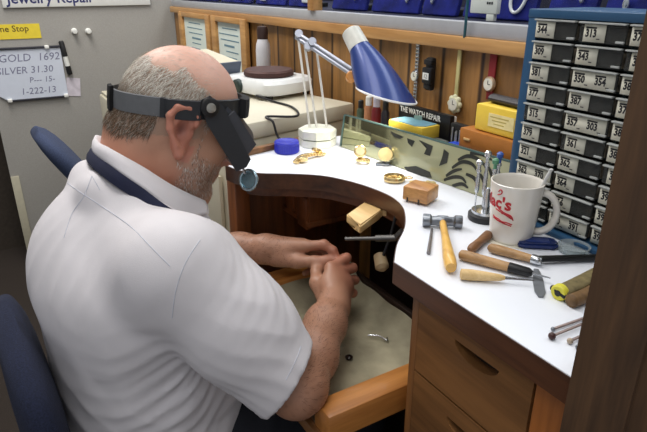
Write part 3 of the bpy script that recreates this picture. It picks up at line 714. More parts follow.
# ------------------------------------------------------------------ desk lamp
LB = Vector((-1.152, .664, BT))
lamp = thing('desk_lamp', 'blue shaded spring-arm desk lamp on a pale octagonal base', 'lamp', LB)
m = MB()
def octa(r, z): return (r, z)
MO = T(LB) @ rotz(math.radians(12))
m.lathe([(.044, 0), (.046, .002), (.046, .018)], 8, M=MO)
m.lathe([(.043, .018), (.043, .021)], 8, mi=1, M=MO)
m.lathe([(.046, .021), (.046, .040), (.041, .043), (0, .044)], 8, M=MO)
m.build('base', [mat('pale green marble', (214, 218, 200), .35, c2=(232, 232, 222), scale=60), mat('dark seam', (120, 130, 108), .5)], lamp, sharp=25)
tops = [(298, 36), (304, 41), (316, 46)]; bots = [(310, 128), (317, 129), (327, 127)]
for (u, v), (u2, v2) in zip(tops, bots):
    MB().tube([at_y(u2, v2, LB.y+.006) if False else Vector((at_d(u2, v2, 1.345).x, at_d(u2, v2, 1.345).y, BT+.040)), at_d(u, v, 1.33)], .0028, 10).build('lower_rod', mat('white enamel rod', (224, 222, 214), .4), lamp)
A0, A1 = at_d(299, 37, 1.33), at_d(352, 72, 1.235)
dv = (A1-A0).normalized(); nrm = Vector(UPV)
SILVER = mat('silver grey arm', (168, 172, 184), .35, .5)
for s in (-1, 1):
    MB().tube([A0+nrm*.0055*s-dv*.01, A1+nrm*.0055*s], .0048, 12).build('upper_arm_bar', SILVER, lamp)
m = MB()
for c in (A0+nrm*.006, A0+dv*.035-nrm*.008, A0+dv*.05+nrm*.008): m.lathe([(.009, -.009), (.010, -.007), (.010, .007), (.009, .009)], 16, M=zframe(c, -FW))
m.build('arm_joint', SILVER, lamp)
ctop, cbot, opn = at_d(350.5, 31, 1.235), at_d(359.5, 48, 1.225), at_d(386.5, 95, 1.195)
ax = (cbot-ctop).normalized(); e1 = (Vector(RT)*.968-Vector(UPV)*.25).normalized(); fh = Vector((-math.cos(AZ), math.sin(AZ), 0))
e2 = (fh-e1*fh.dot(e1)).normalized()
c1 = (Vector(RT)-ax*Vector(RT).dot(ax)).normalized(); c2 = (fh-ax*fh.dot(ax)-c1*fh.dot(c1)).normalized()
def ring(c, u, v, r, n=40): return [c+u*(r*math.cos(2*math.pi*i/n))+v*(r*math.sin(2*math.pi*i/n)) for i in range(n)]
m = MB(); m.loft([ring(ctop-ax*.0, c1, c2, .018), ring(ctop+ax*.003, c1, c2, .0215), ring(cbot, c1, c2, .0235)])
m.build('cap', mat('white lamp cap', (214, 214, 206), .35), lamp)
BLUEL = mat('blue lamp enamel', (40, 62, 126), .35, .2, var=.03, coat=.25)
R_OPEN = .0665
outer = []; inner = []
for k in range(13):
    f = k/12; g = f
    u = (c1.lerp(e1, g)).normalized(); v = (c2.lerp(e2, g)); v = (v-u*v.dot(u)).normalized(); c = cbot.lerp(opn, f); r = .023+(R_OPEN-.023)*f
    outer.append(ring(c, u, v, r)); inner.append(ring(c, u, v, r-.002))
m = MB(); m.loft(outer, 0, cap=False); m.loft(inner, 1, cap=False)
n = 40; rim = outer[-1]+inner[-1]; m.add(rim, [[i, (i+1) % n, n+(i+1) % n, n+i] for i in range(n)], 1)
sh = m.build('lamp_shade', [BLUEL, mat('white shade lining', (240, 240, 236), .5)], lamp, sharp=60)
MB().tube(ring(opn, e1, e2, R_OPEN-.0005), .0022, 8, closed=True).build('shade_rim', mat('white rim', (240, 240, 240), .4), sh)
kb = at_d(351, 77, 1.235)
m = MB().lathe([(.009, -.012), (.0115, -.009), (.0115, .009), (.009, .012)], 20, M=zframe(kb, -FW)).tube([kb, kb+Vector(RT)*.022], .006, 10)
m.build('swivel_knob', mat('amber wood knob', (206, 140, 68), .35), lamp)
bc = cbot.lerp(opn, .62); MB().ell(bc, (.020, .020, .026)).build('bulb', mat('warm bulb', (255, 244, 220), .3, emit=2.5), lamp)

# ------------------------------------------------------------------ small things on the bench top
def onb(u, v, dz=0): return at_z(u, v, BT+dz)
# blue cap
p = onb(287, 152)
t = thing('jar_lid', 'round bright blue plastic jar lid at the left end of the bench', 'lid', p)
m = MB().lathe([(.027, .0003), (.0285, .002), (.0285, .020), (.029, .0215), (.029, .0245), (.027, .027), (.02, .0275), (.018, .0265), (0, .0265)], 40, M=T(p))
for k in range(40): a = 2*math.pi*k/40; m.box((p.x+.0286*math.cos(a), p.y+.0286*math.sin(a), BT+.011), (.0012, .0016, .016), rot=a)
m.build('lid_body', mat('cobalt blue plastic', (44, 52, 176), .35, var=.05), t)
# gold bracelet watch lying
pa, pb = onb(296, 164), onb(321, 155)
d = (pb-pa); dn = d.normalized(); M = frame(pa, dn, Vector((-dn.y, dn.x, 0)), (0, 0, 1))
t = thing('gold_watch', 'gold bracelet watch lying curled on the bench beside the lamp base', 'watch', (pa+pb)/2, 'gold watches')
m = MB()
for k in range(13):
    f = k/12; m.box((d.length*f, .006*math.sin(f*5), .0045+.005*math.sin(math.pi*f)), (.0062, .014+.004*math.sin(f*3.1), .0055), .0012, M=M)
m.build('bracelet', GOLD, t)
MB().lathe([(.010, 0), (.0125, .003), (.0125, .007), (.010, .009), (0, .0092)], 20, M=M @ T((d.length*.86, .004, .008)) @ Matrix.Rotation(.5, 4, 'Y')).build('watch_case', GOLD, t)
MB().lathe([(.0115, 0), (.0115, .006), (.009, .007), (0, .0072)], 20, M=M @ T((d.length*.2, -.004, .005))).build('clasp', GOLD, t)
# gold watch standing up (bracelet hoop)
p = onb(363, 163)
t = thing('gold_watch', 'gold watch propped upright on its bracelet in front of the glass strip', 'watch', p, 'gold watches')
m = MB(); fr_ = frame(p, RT, fh, (0, 0, 1))
for k in range(16):
    a = 2*math.pi*k/16; m.box((0, 0, 0), (.011, .007, .005), .001, M=fr_ @ T((.012*math.cos(a), .012*math.sin(a), .0055+.004*max(0, math.cos(a+2)))) @ rotz(a+math.pi/2))
m.build('bracelet', GOLD, t)
m = MB().lathe([(.011, -.004), (.0135, -.002), (.0135, .003), (.011, .005)], 24, M=fr_ @ T((-.007, 0, .026)) @ Matrix.Rotation(math.radians(62), 4, 'X'))
m.box((-.007, 0, .011), (.009, .004, .012), .001, M=fr_)
cs = m.build('watch_case', GOLD, t)
MB().lathe([(.0095, .0049), (.0095, .0058)], 24, M=fr_ @ T((-.007, 0, .026)) @ Matrix.Rotation(math.radians(62), 4, 'X')).build('dial', mat('ivory dial', (232, 218, 170), .4), cs)
# pale round dial on a small stand
p = onb(383, 165)
t = thing('dial_stand', 'pale gold watch dial propped on a small metal foot by the glass strip', 'watch part', p)
m = MB().prism([(-.017, -.008), (.012, -.009), (.017, .003), (.004, .009), (-.014, .006)], .0003, .006, M=T(p) @ rotz(1.0), bev=.001); m.tube([p+Vector((0, 0, .004)), p+Vector((.001, .003, .012))], .003, 8)
m.build('metal_foot', STEEL, t)
M = zframe(p+Vector((.002, .004, .0235)), -Vector(FW)+Vector((0, 0, .25)))
MB().lathe([(.0145, -.002), (.0155, 0), (.0145, .002), (0, .0026)], 30, M=M).build('dial', mat('pale gold dial', (236, 210, 150), .35, .25), t)
# open pocket watch case
p = onb(394, 181)
t = thing('pocket_watch', 'round gold pocket watch case lying open on the bench left of the wooden block', 'pocket watch', p)
m = MB().lathe([(.017, .0003), (.0205, .002), (.022, .006), (.0205, .0105), (.0185, .0115), (.0175, .009), (.0165, .0065), (0, .006)], 36, M=T(p)); m.build('watch_case', GOLD, t)
m = MB(); 
for k in range(5): a = k*1.3; m.lathe([(.0045, 0), (.0045, .0016)], 12, M=T(p+Vector((.009*math.cos(a), .009*math.sin(a), .0063))))
m.build('movement_gear', mat('brass movement', (182, 150, 84), .35, .8), t)
dr = Vector(RT); cr_ = p+dr*.025+Vector((0, 0, .007))
m = MB().tube([p+dr*.021+Vector((0, 0, .007)), cr_], .0028, 10).tube([cr_+dr*.005+Vector((.006*math.cos(a), .006*math.sin(a), 0)) for a in np.linspace(0, 2*math.pi, 17)[:-1]], .0011, 6, closed=True)
m.build('crown_bow', GOLD, t)
# loose flat gold pieces behind the block
for k, (u, v, rr, lab) in enumerate([(417, 184, .2, 'left'), (428, 184, 1.1, 'right')]):
    p = onb(u, v); tag(MB().prism([(-.016, -.005), (.0, -.009), (.016, -.004), (.014, .006), (-.012, .007)], .0003, .004, M=T(p) @ rotz(rr), bev=.001).lathe([(.004, .004), (.004, .0062)], 10, M=T(p)).build('watch_link', mat('pale gold plate', (236, 214, 156), .35, .5), loc=p),
        'small pale gold watch piece behind the wooden block, %s of the pair' % lab, 'watch part', 'loose gold watch pieces')
# wooden block
a, b_, c = onb(402, 205), onb(427, 211), onb(438.5, 204)
M = frame(((a+c)/2+Vector((-.015, .012, 0))), (b_-a).normalized(), Vector((-(b_-a).normalized().y, (b_-a).normalized().x, 0)), (0, 0, 1))
t = thing('wooden_block', 'small notched hardwood block on the bench by the hammer', 'block', M.translation)
m = MB()
w_, d_, h_ = .049, .046, .026
m.box((0, 0, h_/2+.004), (w_, d_, h_-.008+.008), .0025, M=M)
for x in (-.014, .008): m.box((x, -d_/2-.0002, .006), (.003, .001, .009), M=M, mi=1)
m.build('block_body', [wood('reddish hardwood block', (150, 96, 50), (214, 160, 98), 'x', 40, .4), DARKW], t)
# hammer: head + handle
p = onb(442, 219, .011); HL = onb(425, 220, .011); HR = onb(460, 222, .011); hd = (HR-HL).normalized()
t = thing('hammer', 'small steel hammer with a yellow wooden handle lying on the bench', 'hammer', Vector((p.x, p.y, BT)))
M = zframe((HL+HR)/2, hd)
MB().lathe([(0, -.031), (.010, -.031), (.0105, -.029), (.0105, -.020), (.0075, -.017), (.0075, -.010), (.009, -.007), (.009, .007), (.0075, .010), (.0075, .017), (.0105, .020), (.0105, .029), (.010, .031), (0, .031)], 24, M=M).build('head', STEEL, t)
he = onb(451, 268, .011); hc = (HL+HR)/2; hv = he-hc
pts = [hc-hv.normalized()*.008+Vector((0, 0, .001))]+[hc.lerp(he, f) for f in (.12, .35, .6, .8, .95, 1)]
MB().tube(pts, [.0045, .0055, .0058, .0075, .0088, .0088, .0070], 14).build('handle', YELLOWWOOD, t)
# thin steel pin left of the hammer
pa, pb = onb(432, 229, .003), onb(428.5, 253, .003)
tag(MB().tube([pa, pa.lerp(pb, .6), pb], [.0020, .0026, .0030], 8).build('steel_punch', mat('dull steel', (128, 124, 124), .4, .8), loc=pa), 'thin steel punch lying left of the hammer handle', 'punch')
# screwdriver stand
p = onb(484, 219)
t = thing('screwdriver_stand', 'round dark screwdriver stand with a silver hub beside the mug', 'tool stand', p)
MB().lathe([(.026, 0), (.027, .002), (.027, .010), (.024, .012), (0, .012)], 36, M=T(p)).build('base', BLACK, t)
m = MB().lathe([(.022, .012), (.022, .017), (.006, .019), (.006, .03), (.004, .055), (0, .056)], 28, M=T(p))
m.build('hub', CHROME, t)
for k, (du, dv_, h, lab) in enumerate([(-10, -2, .080, 'leftmost'), (-3, 2, .098, 'tallest, second from the left'), (9, -5, .090, 'rear right'), (5, 1, .084, 'right, nearest the mug')]):
    q = onb(484+du, 216+dv_*.6); z0 = BT+.0175
    d = thing('screwdriver', 'chrome watchmaker screwdriver in the round stand, '+lab, 'screwdriver', (q.x, q.y, z0), 'screwdrivers in the stand')
    M = T((q.x, q.y, z0))
    MB().lathe([(.0012, 0), (.0014, .022), (.0030, .024), (.0036, .03), (.0036, h*.62), (.0025, h*.65), (.0025, h*.72), (.0042, h*.74), (.0042, h*.80)], 14, M=M).build('shaft', CHROME, d)
    MB().lathe([(.0030, h*.80), (.0030, h*.88), (.0052, h*.9), (.0056, h*.97), (.003, h), (0, h)], 16, M=M).build('swivel_head', [CHROME, CHROME, mat('blue swivel', (60, 92, 168), .35), mat('green swivel', (92, 150, 118), .35)][k], d)

# mug
mb_ = onb(510, 238)
mug = thing('mug', 'white tapered coffee mug with red lettering at the back of the bench', 'mug', mb_)
MUGM = T(mb_); MH, R0, R1 = .093, .0315, .0385
MUGW = mat('white glazed ceramic', (228, 224, 216), .18, var=.02, coat=.5)
prof = [(R0-.006, .0005), (R0-.002, .0005), (R0, .004)]+[(R0+(R1-R0)*f**.9, .004+(MH-.006)*f) for f in np.linspace(.08, 1, 12)]+[(R1+.0002, MH), (R1-.0018, MH+.0005), (R1-.0034, MH-.002)]+[(R0+(R1-R0)*f**.9-.0036, .006+(MH-.006)*f) for f in np.linspace(.95, .05, 8)]+[(0, .009)]
MB().lathe([(0, .0006)]+prof, 56, M=MUGM).build('mug_body', MUGW, mug, sharp=50)
hdir = (Vector(RT)*.96-fh*.22).normalized(); hp_ = []
for a in np.linspace(math.radians(110), math.radians(-115), 18):
    hp_.append(mb_+hdir*(.036+.0235*math.cos(a)+.001)+Vector((0, 0, .046+.031*math.sin(a))))
hp_ = [mb_+hdir*.0345+Vector((0, 0, .077))]+hp_[1:-1]+[mb_+hdir*.031+Vector((0, 0, .018))]
MB().tube(smooth_path(hp_, 3), .006, 14, flat=(.0075, .0052)).build('handle', MUGW, mug, sharp=180)
vdir = (Vector((CP[0], CP[1], 0))-Vector((mb_.x, mb_.y, 0))).normalized(); va = math.atan2(vdir.y, vdir.x)
def mwrap(a0, z0):
    def w(p):
        z = z0+p.y; r = R0+(R1-R0)*max(0, (z-.004)/(MH-.006))**.9+.0004; a = a0+p.x/r
        return Vector((r*math.cos(a), r*math.sin(a), z))
    return w
a_of = lambda px: va+math.asin(max(-1, min(1, (px-513)/25.5)))     # photo column to angle round the mug
RED = mat('red mug print', (192, 40, 52), .4)
m = MB()
m.text("Mac's", .0255, 0, MUGM, bold=.0009, wrap=mwrap(va-1.66, .058), shear=.12)
def strokes(m, segs, w):
    for pts in segs:
        wr = mwrap(va+.36, .007); P = smooth_path([wr(Vector((x, z, 0))) for x, z in pts], 4); m.tube([MUGM @ q for q in P], w, 5)
strokes(m, [[(-.040, .076), (-.037, .080), (-.034, .077), (-.036, .073), (-.041, .071)], [(-.041, .048), (-.033, .046), (-.024, .043), (-.014, .038)], [(-.036, .050), (-.026, .046), (-.016, .043), (-.012, .036)], [(-.030, .044), (-.020, .043), (-.013, .040)],
            [(-.045, .036), (-.040, .034), (-.034, .0335), (-.028, .031), (-.020, .031), (-.012, .029)], [(-.044, .033), (-.036, .031), (-.026, .029), (-.013, .0265)]], .0009)
m.build('red_lettering', RED, mug, sharp=180)
# white spoon in the mug
s0, s1 = mb_+Vector(RT)*.012+Vector((0, 0, .02)), at_d(551.5, 169, .80)
m = MB().tube([s0, s0.lerp(s1, .4), s0.lerp(s1, .75), s1], .003, 10, flat=(.0034, .0019)); m.ell(s0, (.009, .006, .012))
tag(m.build('plastic_spoon', mat('white plastic', (234, 234, 232), .35), loc=s0), 'white plastic spoon handle leaning out of the mug', 'spoon')
# paper under the mug
a = onb(515, 246); tag(MB().prism([(-.03, -.04), (.03, -.03), (.022, .05), (-.034, .036)], .0002, .0007, M=T(mb_) @ rotz(.35)).build('paper_slip', mat('cream paper slip', (226, 222, 206), .7), loc=(mb_.x, mb_.y, BT)), 'cream paper slip lying under the mug', 'paper')

# hand tools in front of the mug
def handle_tool(name, label, u0, v0, u1, v1, prof, m, dz, extra=None, group=None, cat='tool'):
    """prof: list of (fraction, radius) along the handle"""
    a, b_ = onb(u0, v0, dz), onb(u1, v1, dz); t = thing(name, label, cat, Vector((a.x, a.y, BT)), group)
    MB().tube([a.lerp(b_, f) for f, r in prof], [r for f, r in prof], 16).build('handle', m, t)
    if extra: extra(t, a, b_)
    return t
STUB = [(0, .003), (.03, .0055), (.12, .0068), (.45, .0062), (.8, .0072), (.95, .0074), (1, .005)]
def stub_x(t, a, b_):
    d = (b_-a).normalized(); MB().tube([b_, b_+d*.018], [.0016, .0010], 8).build('steel_tip', STEEL, t)
handle_tool('graver', 'short dark wooden handled graver lying in front of the mug base', 470, 250, 489, 234, STUB, wood('brown short handle', (96, 62, 36), (150, 104, 62), 'y', 60, .5), .0076, stub_x, cat='graver')
def file_x(t, a, b_):
    d = (b_-a).normalized(); f1 = b_; e = Vector((at_z(600, 261).x, at_z(600, 261).y, BT+.006))
    MB().lathe([(.0066, 0), (.0068, .003), (.0066, .012), (.005, .014)], 16, M=zframe(f1-d*.002, d)).build('ferrule', CHROME, t)
    dd = (e-f1).normalized(); M = frame(f1+dd*.010, dd, Vector((-dd.y, dd.x, 0)).normalized(), Vector(dd).cross(Vector((-dd.y, dd.x, 0)).normalized()))
    MB().box(((e-f1).length/2, 0, 0), ((e-f1).length-.0, .011, .0055), .001, M=M).build('blade', mat('black file steel', (30, 30, 32), .4, .5), t)
handle_tool('file', 'long black file with a pale wooden handle lying nearest the mug', 488, 247, 533, 259, [(0, .003), (.05, .0062), (.2, .0072), (.6, .0066), (.9, .0056), (1, .0052)], TANWOOD, .0078, file_x, cat='file')
def burn_x(t, a, b_):
    d = (b_-a).normalized(); MB().tube([b_-d*.004, b_+d*.022, b_+d*.027], [.0072, .0064, .0035], 14).build('dark_grip', BLACK, t)
    MB().tube([b_+d*.026, b_+d*.05], [.0018, .0010], 8).build('steel_tip', CHROME, t)
handle_tool('scraper', 'tan wooden handled scraper with a black grip, middle of the row of tools', 459, 254, 512, 268, [(0, .003), (.03, .0066), (.12, .0078), (.5, .0072), (.85, .0066), (1, .0066)], TANWOOD, .0080, burn_x, cat='scraper')
def awl_x(t, a, b_):
    d = (b_-a).normalized(); MB().tube([b_-d*.003, b_+d*.006, b_+d*.036], [.0028, .0022, .0009], 8).build('steel_tip', CHROME, t)
handle_tool('awl', 'pale tapered wooden handled awl with a thin steel point, front of the row of tools', 460, 274, 505, 278, [(0, .004), (.02, .0072), (.25, .0076), (.6, .0062), (.9, .0044), (1, .0026)], PALEWOOD, .0077, awl_x, cat='awl')
a, b_ = onb(537, 272, .003), onb(541, 296, .003); d = (b_-a).normalized(); M = frame(a, d, Vector((-d.y, d.x, 0)), (0, 0, 1)); ln = (b_-a).length
tag(MB().prism([(-.012, -.003), (0, -.005), (ln*.35, -.0068), (ln*.8, -.0066), (ln, -.003), (ln, .003), (ln*.8, .0066), (ln*.35, .0068), (0, .005), (-.012, .003)], -.0026, -.0008, M=M, bev=.0004).build('spatula_blade', mat('worn grey steel', (132, 136, 142), .45, .6), loc=a), 'flat grey rounded steel blade lying at the end of the wooden handled tools', 'blade')
# navy pad, clear dish
a = onb(536, 246); M = T(a) @ rotz(math.atan2(RT[1], RT[0])-.18)
t = thing('ink_pad', 'flat navy blue plastic case lying below the mug handle', 'case', a)
MB().prism([(-.030, -.010), (-.022, -.016), (.026, -.013), (.032, -.004), (.028, .011), (.018, .016), (-.024, .012)], .0004, .010, M=M, bev=.003).build('case_body', mat('navy glossy plastic', (26, 44, 98), .25, var=.1), t)
MB().box((0, -.001, .0102), (.034, .014, .001), .0004, M=M).build('lid_panel', mat('navy panel', (38, 58, 120), .3), t)
p = onb(573, 252)
tag(MB().lathe([(.019, .0004), (.0205, .002), (.022, .010), (.0228, .011), (.0215, .0115), (.0195, .003), (0, .0022)], 32, M=T(p)).build('clear_dish', clear('clear dish plastic', (214, 222, 224), .08, .3), loc=p), 'small clear plastic dish beside the drawer cabinet foot', 'dish')
# pliers with yellow cap
p = onb(560, 292, .010)
t = thing('pliers', 'old pliers with a yellow capped handle lying by the door post', 'pliers', Vector((p.x, p.y, BT)))
q1, q2, q3 = onb(573, 286, .014), onb(587, 279, .016), onb(604, 270, .014)
OLIVE = mat('worn olive leather grip', (112, 100, 66), .7, var=.3, scale=120)
MB().tube(smooth_path([p, q1, q2, q3], 5), .006, 12, flat=(.0115, .0052)).build('olive_handle', OLIVE, t, sharp=180)
r1, r2, r3 = onb(571, 301, .009), onb(584, 296, .009), onb(606, 284, .012)
MB().tube(smooth_path([r1, r2, r3], 5), .0085, 14).build('brown_handle', mat('worn brown handle', (112, 84, 52), .6, var=.25, scale=150), t, sharp=180)
m = MB().lathe([(.0085, -.005), (.0105, -.003), (.0105, .003), (.0085, .005)], 20, M=zframe(p, (p-q1).normalized()+Vector((.3, -.3, .2)))); m.build('yellow_cap', mat('bright yellow plastic', (222, 214, 70), .4), t)
MB().lathe([(.004, 0), (.004, .0012)], 12, M=zframe(p+((p-q1).normalized()+Vector((.3, -.3, .2))).normalized()*.0048, (p-q1).normalized()+Vector((.3, -.3, .2)))).build('cap_hole', BLACK, t)
MB().tube([onb(553, 288, .006), onb(557, 290, .012), onb(566, 297, .008)], .004, 10).build('dark_jaw', BLACK, t)
# burrs
def burr(name, label, u0, v0, u1, v1, ball, dz, col):
    a, b_ = onb(u0, v0, dz), onb(u1, v1, dz); t = thing(name, label, 'burr', Vector((a.x, a.y, BT)), 'rotary burrs by the door post')
    MB().tube([a, b_], .0016, 8).build('shank', mat('pinkish steel shank', (152, 134, 128), .35, .8), t)
    MB().ell(a, (ball, ball, ball), n=14).build('burr_head', col, t)
burr('rotary_burr', 'rotary burr with a dark ball head, front left one by the door post', 552, 336, 590, 321, .0042, .0043, mat('dark red burr', (64, 36, 34), .4))
burr('rotary_burr', 'thin rotary burr with a small steel head lying just behind the dark one', 553, 329, 590, 316, .0026, .0027, STEEL)
burr('rotary_burr', 'pale rotary burr lying nearest the bench front edge by the door post', 570, 341, 594, 330, .0034, .0035, mat('pale burr', (176, 160, 140), .5))
burr('rotary_burr', 'short pale rotary burr half hidden by the door post, last of the four', 578, 347, 598, 338, .0028, .0029, STEEL)
# ------------------------------------------------------------------ door post on the right, near the camera
pd = at_d(604, 216, .47)
pr_ = Vector((ray(604, 216)[0], ray(604, 216)[1], 0)).normalized(); side = Vector((-pr_.y, pr_.x, 0)); side = side if side.dot(Vector(RT)) > 0 else -side
M = frame((pd.x, pd.y, 0), side, pr_, (0, 0, 1)) if side.cross(pr_).z > 0 else frame((pd.x, pd.y, 0), side, pr_, (0, 0, -1))
POST = wood('dark walnut door post', (56, 37, 22), (98, 69, 43), 'z', 40, .6, coat=0)
m = MB().prism([(0, 0), (.052, -.004), (.055, .004), (.13, -.004), (.17, -.012), (.17, .05), (.006, .055)], 0, 2.6, M=M)
o = m.build('door_1', POST, loc=(pd.x, pd.y, 0)); o['kind'] = 'structure'
# ------------------------------------------------------------------ implicit surfaces for the figure
class Field:
    def __init__(s, xs, ys, zs):
        s.xs, s.ys, s.zs = xs, ys, zs
        s.f = np.full((len(xs), len(ys), len(zs)), .06, np.float32)
    def box(s, lo, hi):
        r = []
        for g, a, b in zip((s.xs, s.ys, s.zs), lo, hi):
            i, j = np.searchsorted(g, a), np.searchsorted(g, b)
            r.append(slice(max(0, i-1), min(len(g), j+1)))
        return tuple(r)
    def pts(s, bx):
        return np.meshgrid(s.xs[bx[0]], s.ys[bx[1]], s.zs[bx[2]], indexing='ij', sparse=True)
    def comb(s, bx, d, k, op):
        a = s.f[bx]
        if op == 'sub': d = -d; a2 = -a; h = np.maximum(k-np.abs(a2-(-d)*1.0), 0)/k if k else 0
        if op == 'add':
            if k: h = np.maximum(k-np.abs(a-d), 0)/k; s.f[bx] = np.minimum(a, d)-h*h*k*.25
            else: s.f[bx] = np.minimum(a, d)
        else:
            if k: h = np.maximum(k-np.abs(a-d), 0)/k; s.f[bx] = np.maximum(a, d)+h*h*k*.25
            else: s.f[bx] = np.maximum(a, d)
    def cap(s, a, b, ra, rb, k=.015, op='add', flat=None):
        """tapered capsule; flat=(direction, factor) squashes the section along direction"""
        a, b = np.array(a, float), np.array(b, float); R = max(ra, rb)+k+.012
        bx = s.box(np.minimum(a, b)-R, np.maximum(a, b)+R); X, Y, Z = s.pts(bx)
        if s.f[bx].size == 0: return
        ab = b-a; L2 = max(ab@ab, 1e-12)
        t = np.clip(((X-a[0])*ab[0]+(Y-a[1])*ab[1]+(Z-a[2])*ab[2])/L2, 0, 1)
        dx, dy, dz = X-a[0]-t*ab[0], Y-a[1]-t*ab[1], Z-a[2]-t*ab[2]
        q = dx*dx+dy*dy+dz*dz
        if flat is not None:
            n = np.array(flat[0], float); n /= np.linalg.norm(n); pr = dx*n[0]+dy*n[1]+dz*n[2]; q = q+pr*pr*(1/flat[1]**2-1)
        d = np.sqrt(q)-(ra+(rb-ra)*t)
        if op == 'sub': s.comb(bx, -d, k, 'sub2')
        else: s.comb(bx, d, k, 'add')
    def ell(s, c, r, k=.015, op='add', R=None):
        c = np.array(c, float); r = np.array(r, float); m = max(r)+k+.012
        bx = s.box(c-m, c+m); X, Y, Z = s.pts(bx)
        if s.f[bx].size == 0: return
        dx, dy, dz = X-c[0], Y-c[1], Z-c[2]
        if R is not None: dx, dy, dz = (R[0][0]*dx+R[0][1]*dy+R[0][2]*dz, R[1][0]*dx+R[1][1]*dy+R[1][2]*dz, R[2][0]*dx+R[2][1]*dy+R[2][2]*dz)
        k0 = np.sqrt((dx/r[0])**2+(dy/r[1])**2+(dz/r[2])**2); k1 = np.sqrt((dx/r[0]**2)**2+(dy/r[1]**2)**2+(dz/r[2]**2)**2)+1e-9
        d = k0*(k0-1)/k1
        if op == 'sub': s.comb(bx, -d, k, 'sub2')
        else: s.comb(bx, d, k, 'add')
    def halfspace(s, p, n, lo, hi, k=.004):
        """cut away the side n points to, inside the box lo..hi"""
        bx = s.box(np.array(lo), np.array(hi)); X, Y, Z = s.pts(bx)
        n = np.array(n, float); n /= np.linalg.norm(n)
        d = (X-p[0])*n[0]+(Y-p[1])*n[1]+(Z-p[2])*n[2]
        s.comb(bx, d, k, 'sub2')
    def mesh(s):
        f, xs, ys, zs = s.f, s.xs, s.ys, s.zs; ins = f < 0
        cnt = np.zeros(tuple(n-1 for n in f.shape), np.int8)
        for a in (0, 1):
            for b in (0, 1):
                for c in (0, 1): cnt += ins[a:f.shape[0]-1+a, b:f.shape[1]-1+b, c:f.shape[2]-1+c]
        I, J, K = np.nonzero((cnt > 0) & (cnt < 8)); n = len(I)
        acc = np.zeros((n, 3)); num = np.zeros(n)
        co = [(a, b, c) for a in (0, 1) for b in (0, 1) for c in (0, 1)]
        for p in co:
            for ax in range(3):
                if p[ax]: continue
                q = list(p); q[ax] = 1
                fa, fb = f[I+p[0], J+p[1], K+p[2]].astype(float), f[I+q[0], J+q[1], K+q[2]].astype(float)
                m = (fa < 0) != (fb < 0); t = np.where(m, fa/np.where(m, fa-fb, 1), 0)
                pa = np.stack([xs[I+p[0]], ys[J+p[1]], zs[K+p[2]]], 1); pb = np.stack([xs[I+q[0]], ys[J+q[1]], zs[K+q[2]]], 1)
                acc += np.where(m[:, None], pa+(pb-pa)*t[:, None], 0); num += m
        V = acc/num[:, None]
        idx = np.full(cnt.shape, -1, np.int32); idx[I, J, K] = np.arange(n)
        F = []
        for ax in range(3):
            A = [slice(None)]*3; B = [slice(None)]*3; A[ax] = slice(0, -1); B[ax] = slice(1, None)
            e = ins[tuple(A)] != ins[tuple(B)]; P = np.nonzero(e); o1, o2 = (ax+1) % 3, (ax+2) % 3
            ok = (P[o1] > 0) & (P[o2] > 0) & (P[o1] < f.shape[o1]-1) & (P[o2] < f.shape[o2]-1)
            P = [p[ok] for p in P]; qs = []
            for d1, d2 in ((-1, -1), (0, -1), (0, 0), (-1, 0)):
                c = [p.copy() for p in P]; c[o1] = c[o1]+d1; c[o2] = c[o2]+d2; qs.append(idx[c[0], c[1], c[2]])
            q = np.stack(qs, 1); fl = ~ins[P[0], P[1], P[2]]; q[fl] = q[fl][:, ::-1]; F.append(q)
        F = np.concatenate(F); F = F[(F >= 0).all(1)]
        return V, F
def grid(segs):
    """segs: [(start, end, step), ...] contiguous"""
    out = [segs[0][0]]
    for a, b, st in segs:
        n = max(1, round((b-a)/st)); out += list(a+(b-a)*np.arange(1, n+1)/n)
    return np.array(out)
def np_mesh(name, V, F, mats, parent, tint=None, relax=1):
    F = np.asarray(F); off = np.array(wloc(parent)); V = V.copy()
    if relax:
        e = np.concatenate([F[:, [0, 1]], F[:, [1, 2]], F[:, [2, 3]], F[:, [3, 0]]])
        for _ in range(relax):
            a = np.zeros_like(V); c = np.zeros(len(V))
            np.add.at(a, e[:, 0], V[e[:, 1]]); np.add.at(c, e[:, 0], 1); np.add.at(a, e[:, 1], V[e[:, 0]]); np.add.at(c, e[:, 1], 1)
            V = V+.5*(a/np.maximum(c, 1)[:, None]-V)
    me = bpy.data.meshes.new(name); me.vertices.add(len(V)); me.vertices.foreach_set('co', (V-off).astype(np.float32).ravel())
    me.loops.add(F.size); me.loops.foreach_set('vertex_index', F.astype(np.int32).ravel())
    me.polygons.add(len(F)); me.polygons.foreach_set('loop_start', np.arange(0, F.size, 4, dtype=np.int32)); me.polygons.foreach_set('loop_total', np.full(len(F), 4, np.int32))
    me.update(calc_edges=True); me.validate(); me.shade_smooth(); me.materials.append(mats)
    if tint is not None:
        at = me.color_attributes.new('tint', 'FLOAT_COLOR', 'POINT'); at.data.foreach_set('color', np.concatenate([tint, np.ones((len(V), 1))], 1).astype(np.float32).ravel())
    o = bpy.data.objects.new(name, me); COL.objects.link(o); o.parent = parent
    return o, V
def vnoise(P, freq, seed=0):
    """cheap smooth noise in [-1,1] from summed sines"""
    r = np.random.RandomState(seed); out = np.zeros(len(P))
    for _ in range(7):
        d = r.normal(size=3); d /= np.linalg.norm(d); out += np.sin(P@d*freq*r.uniform(.6, 1.6)+r.uniform(0, 6.28))
    return out/4

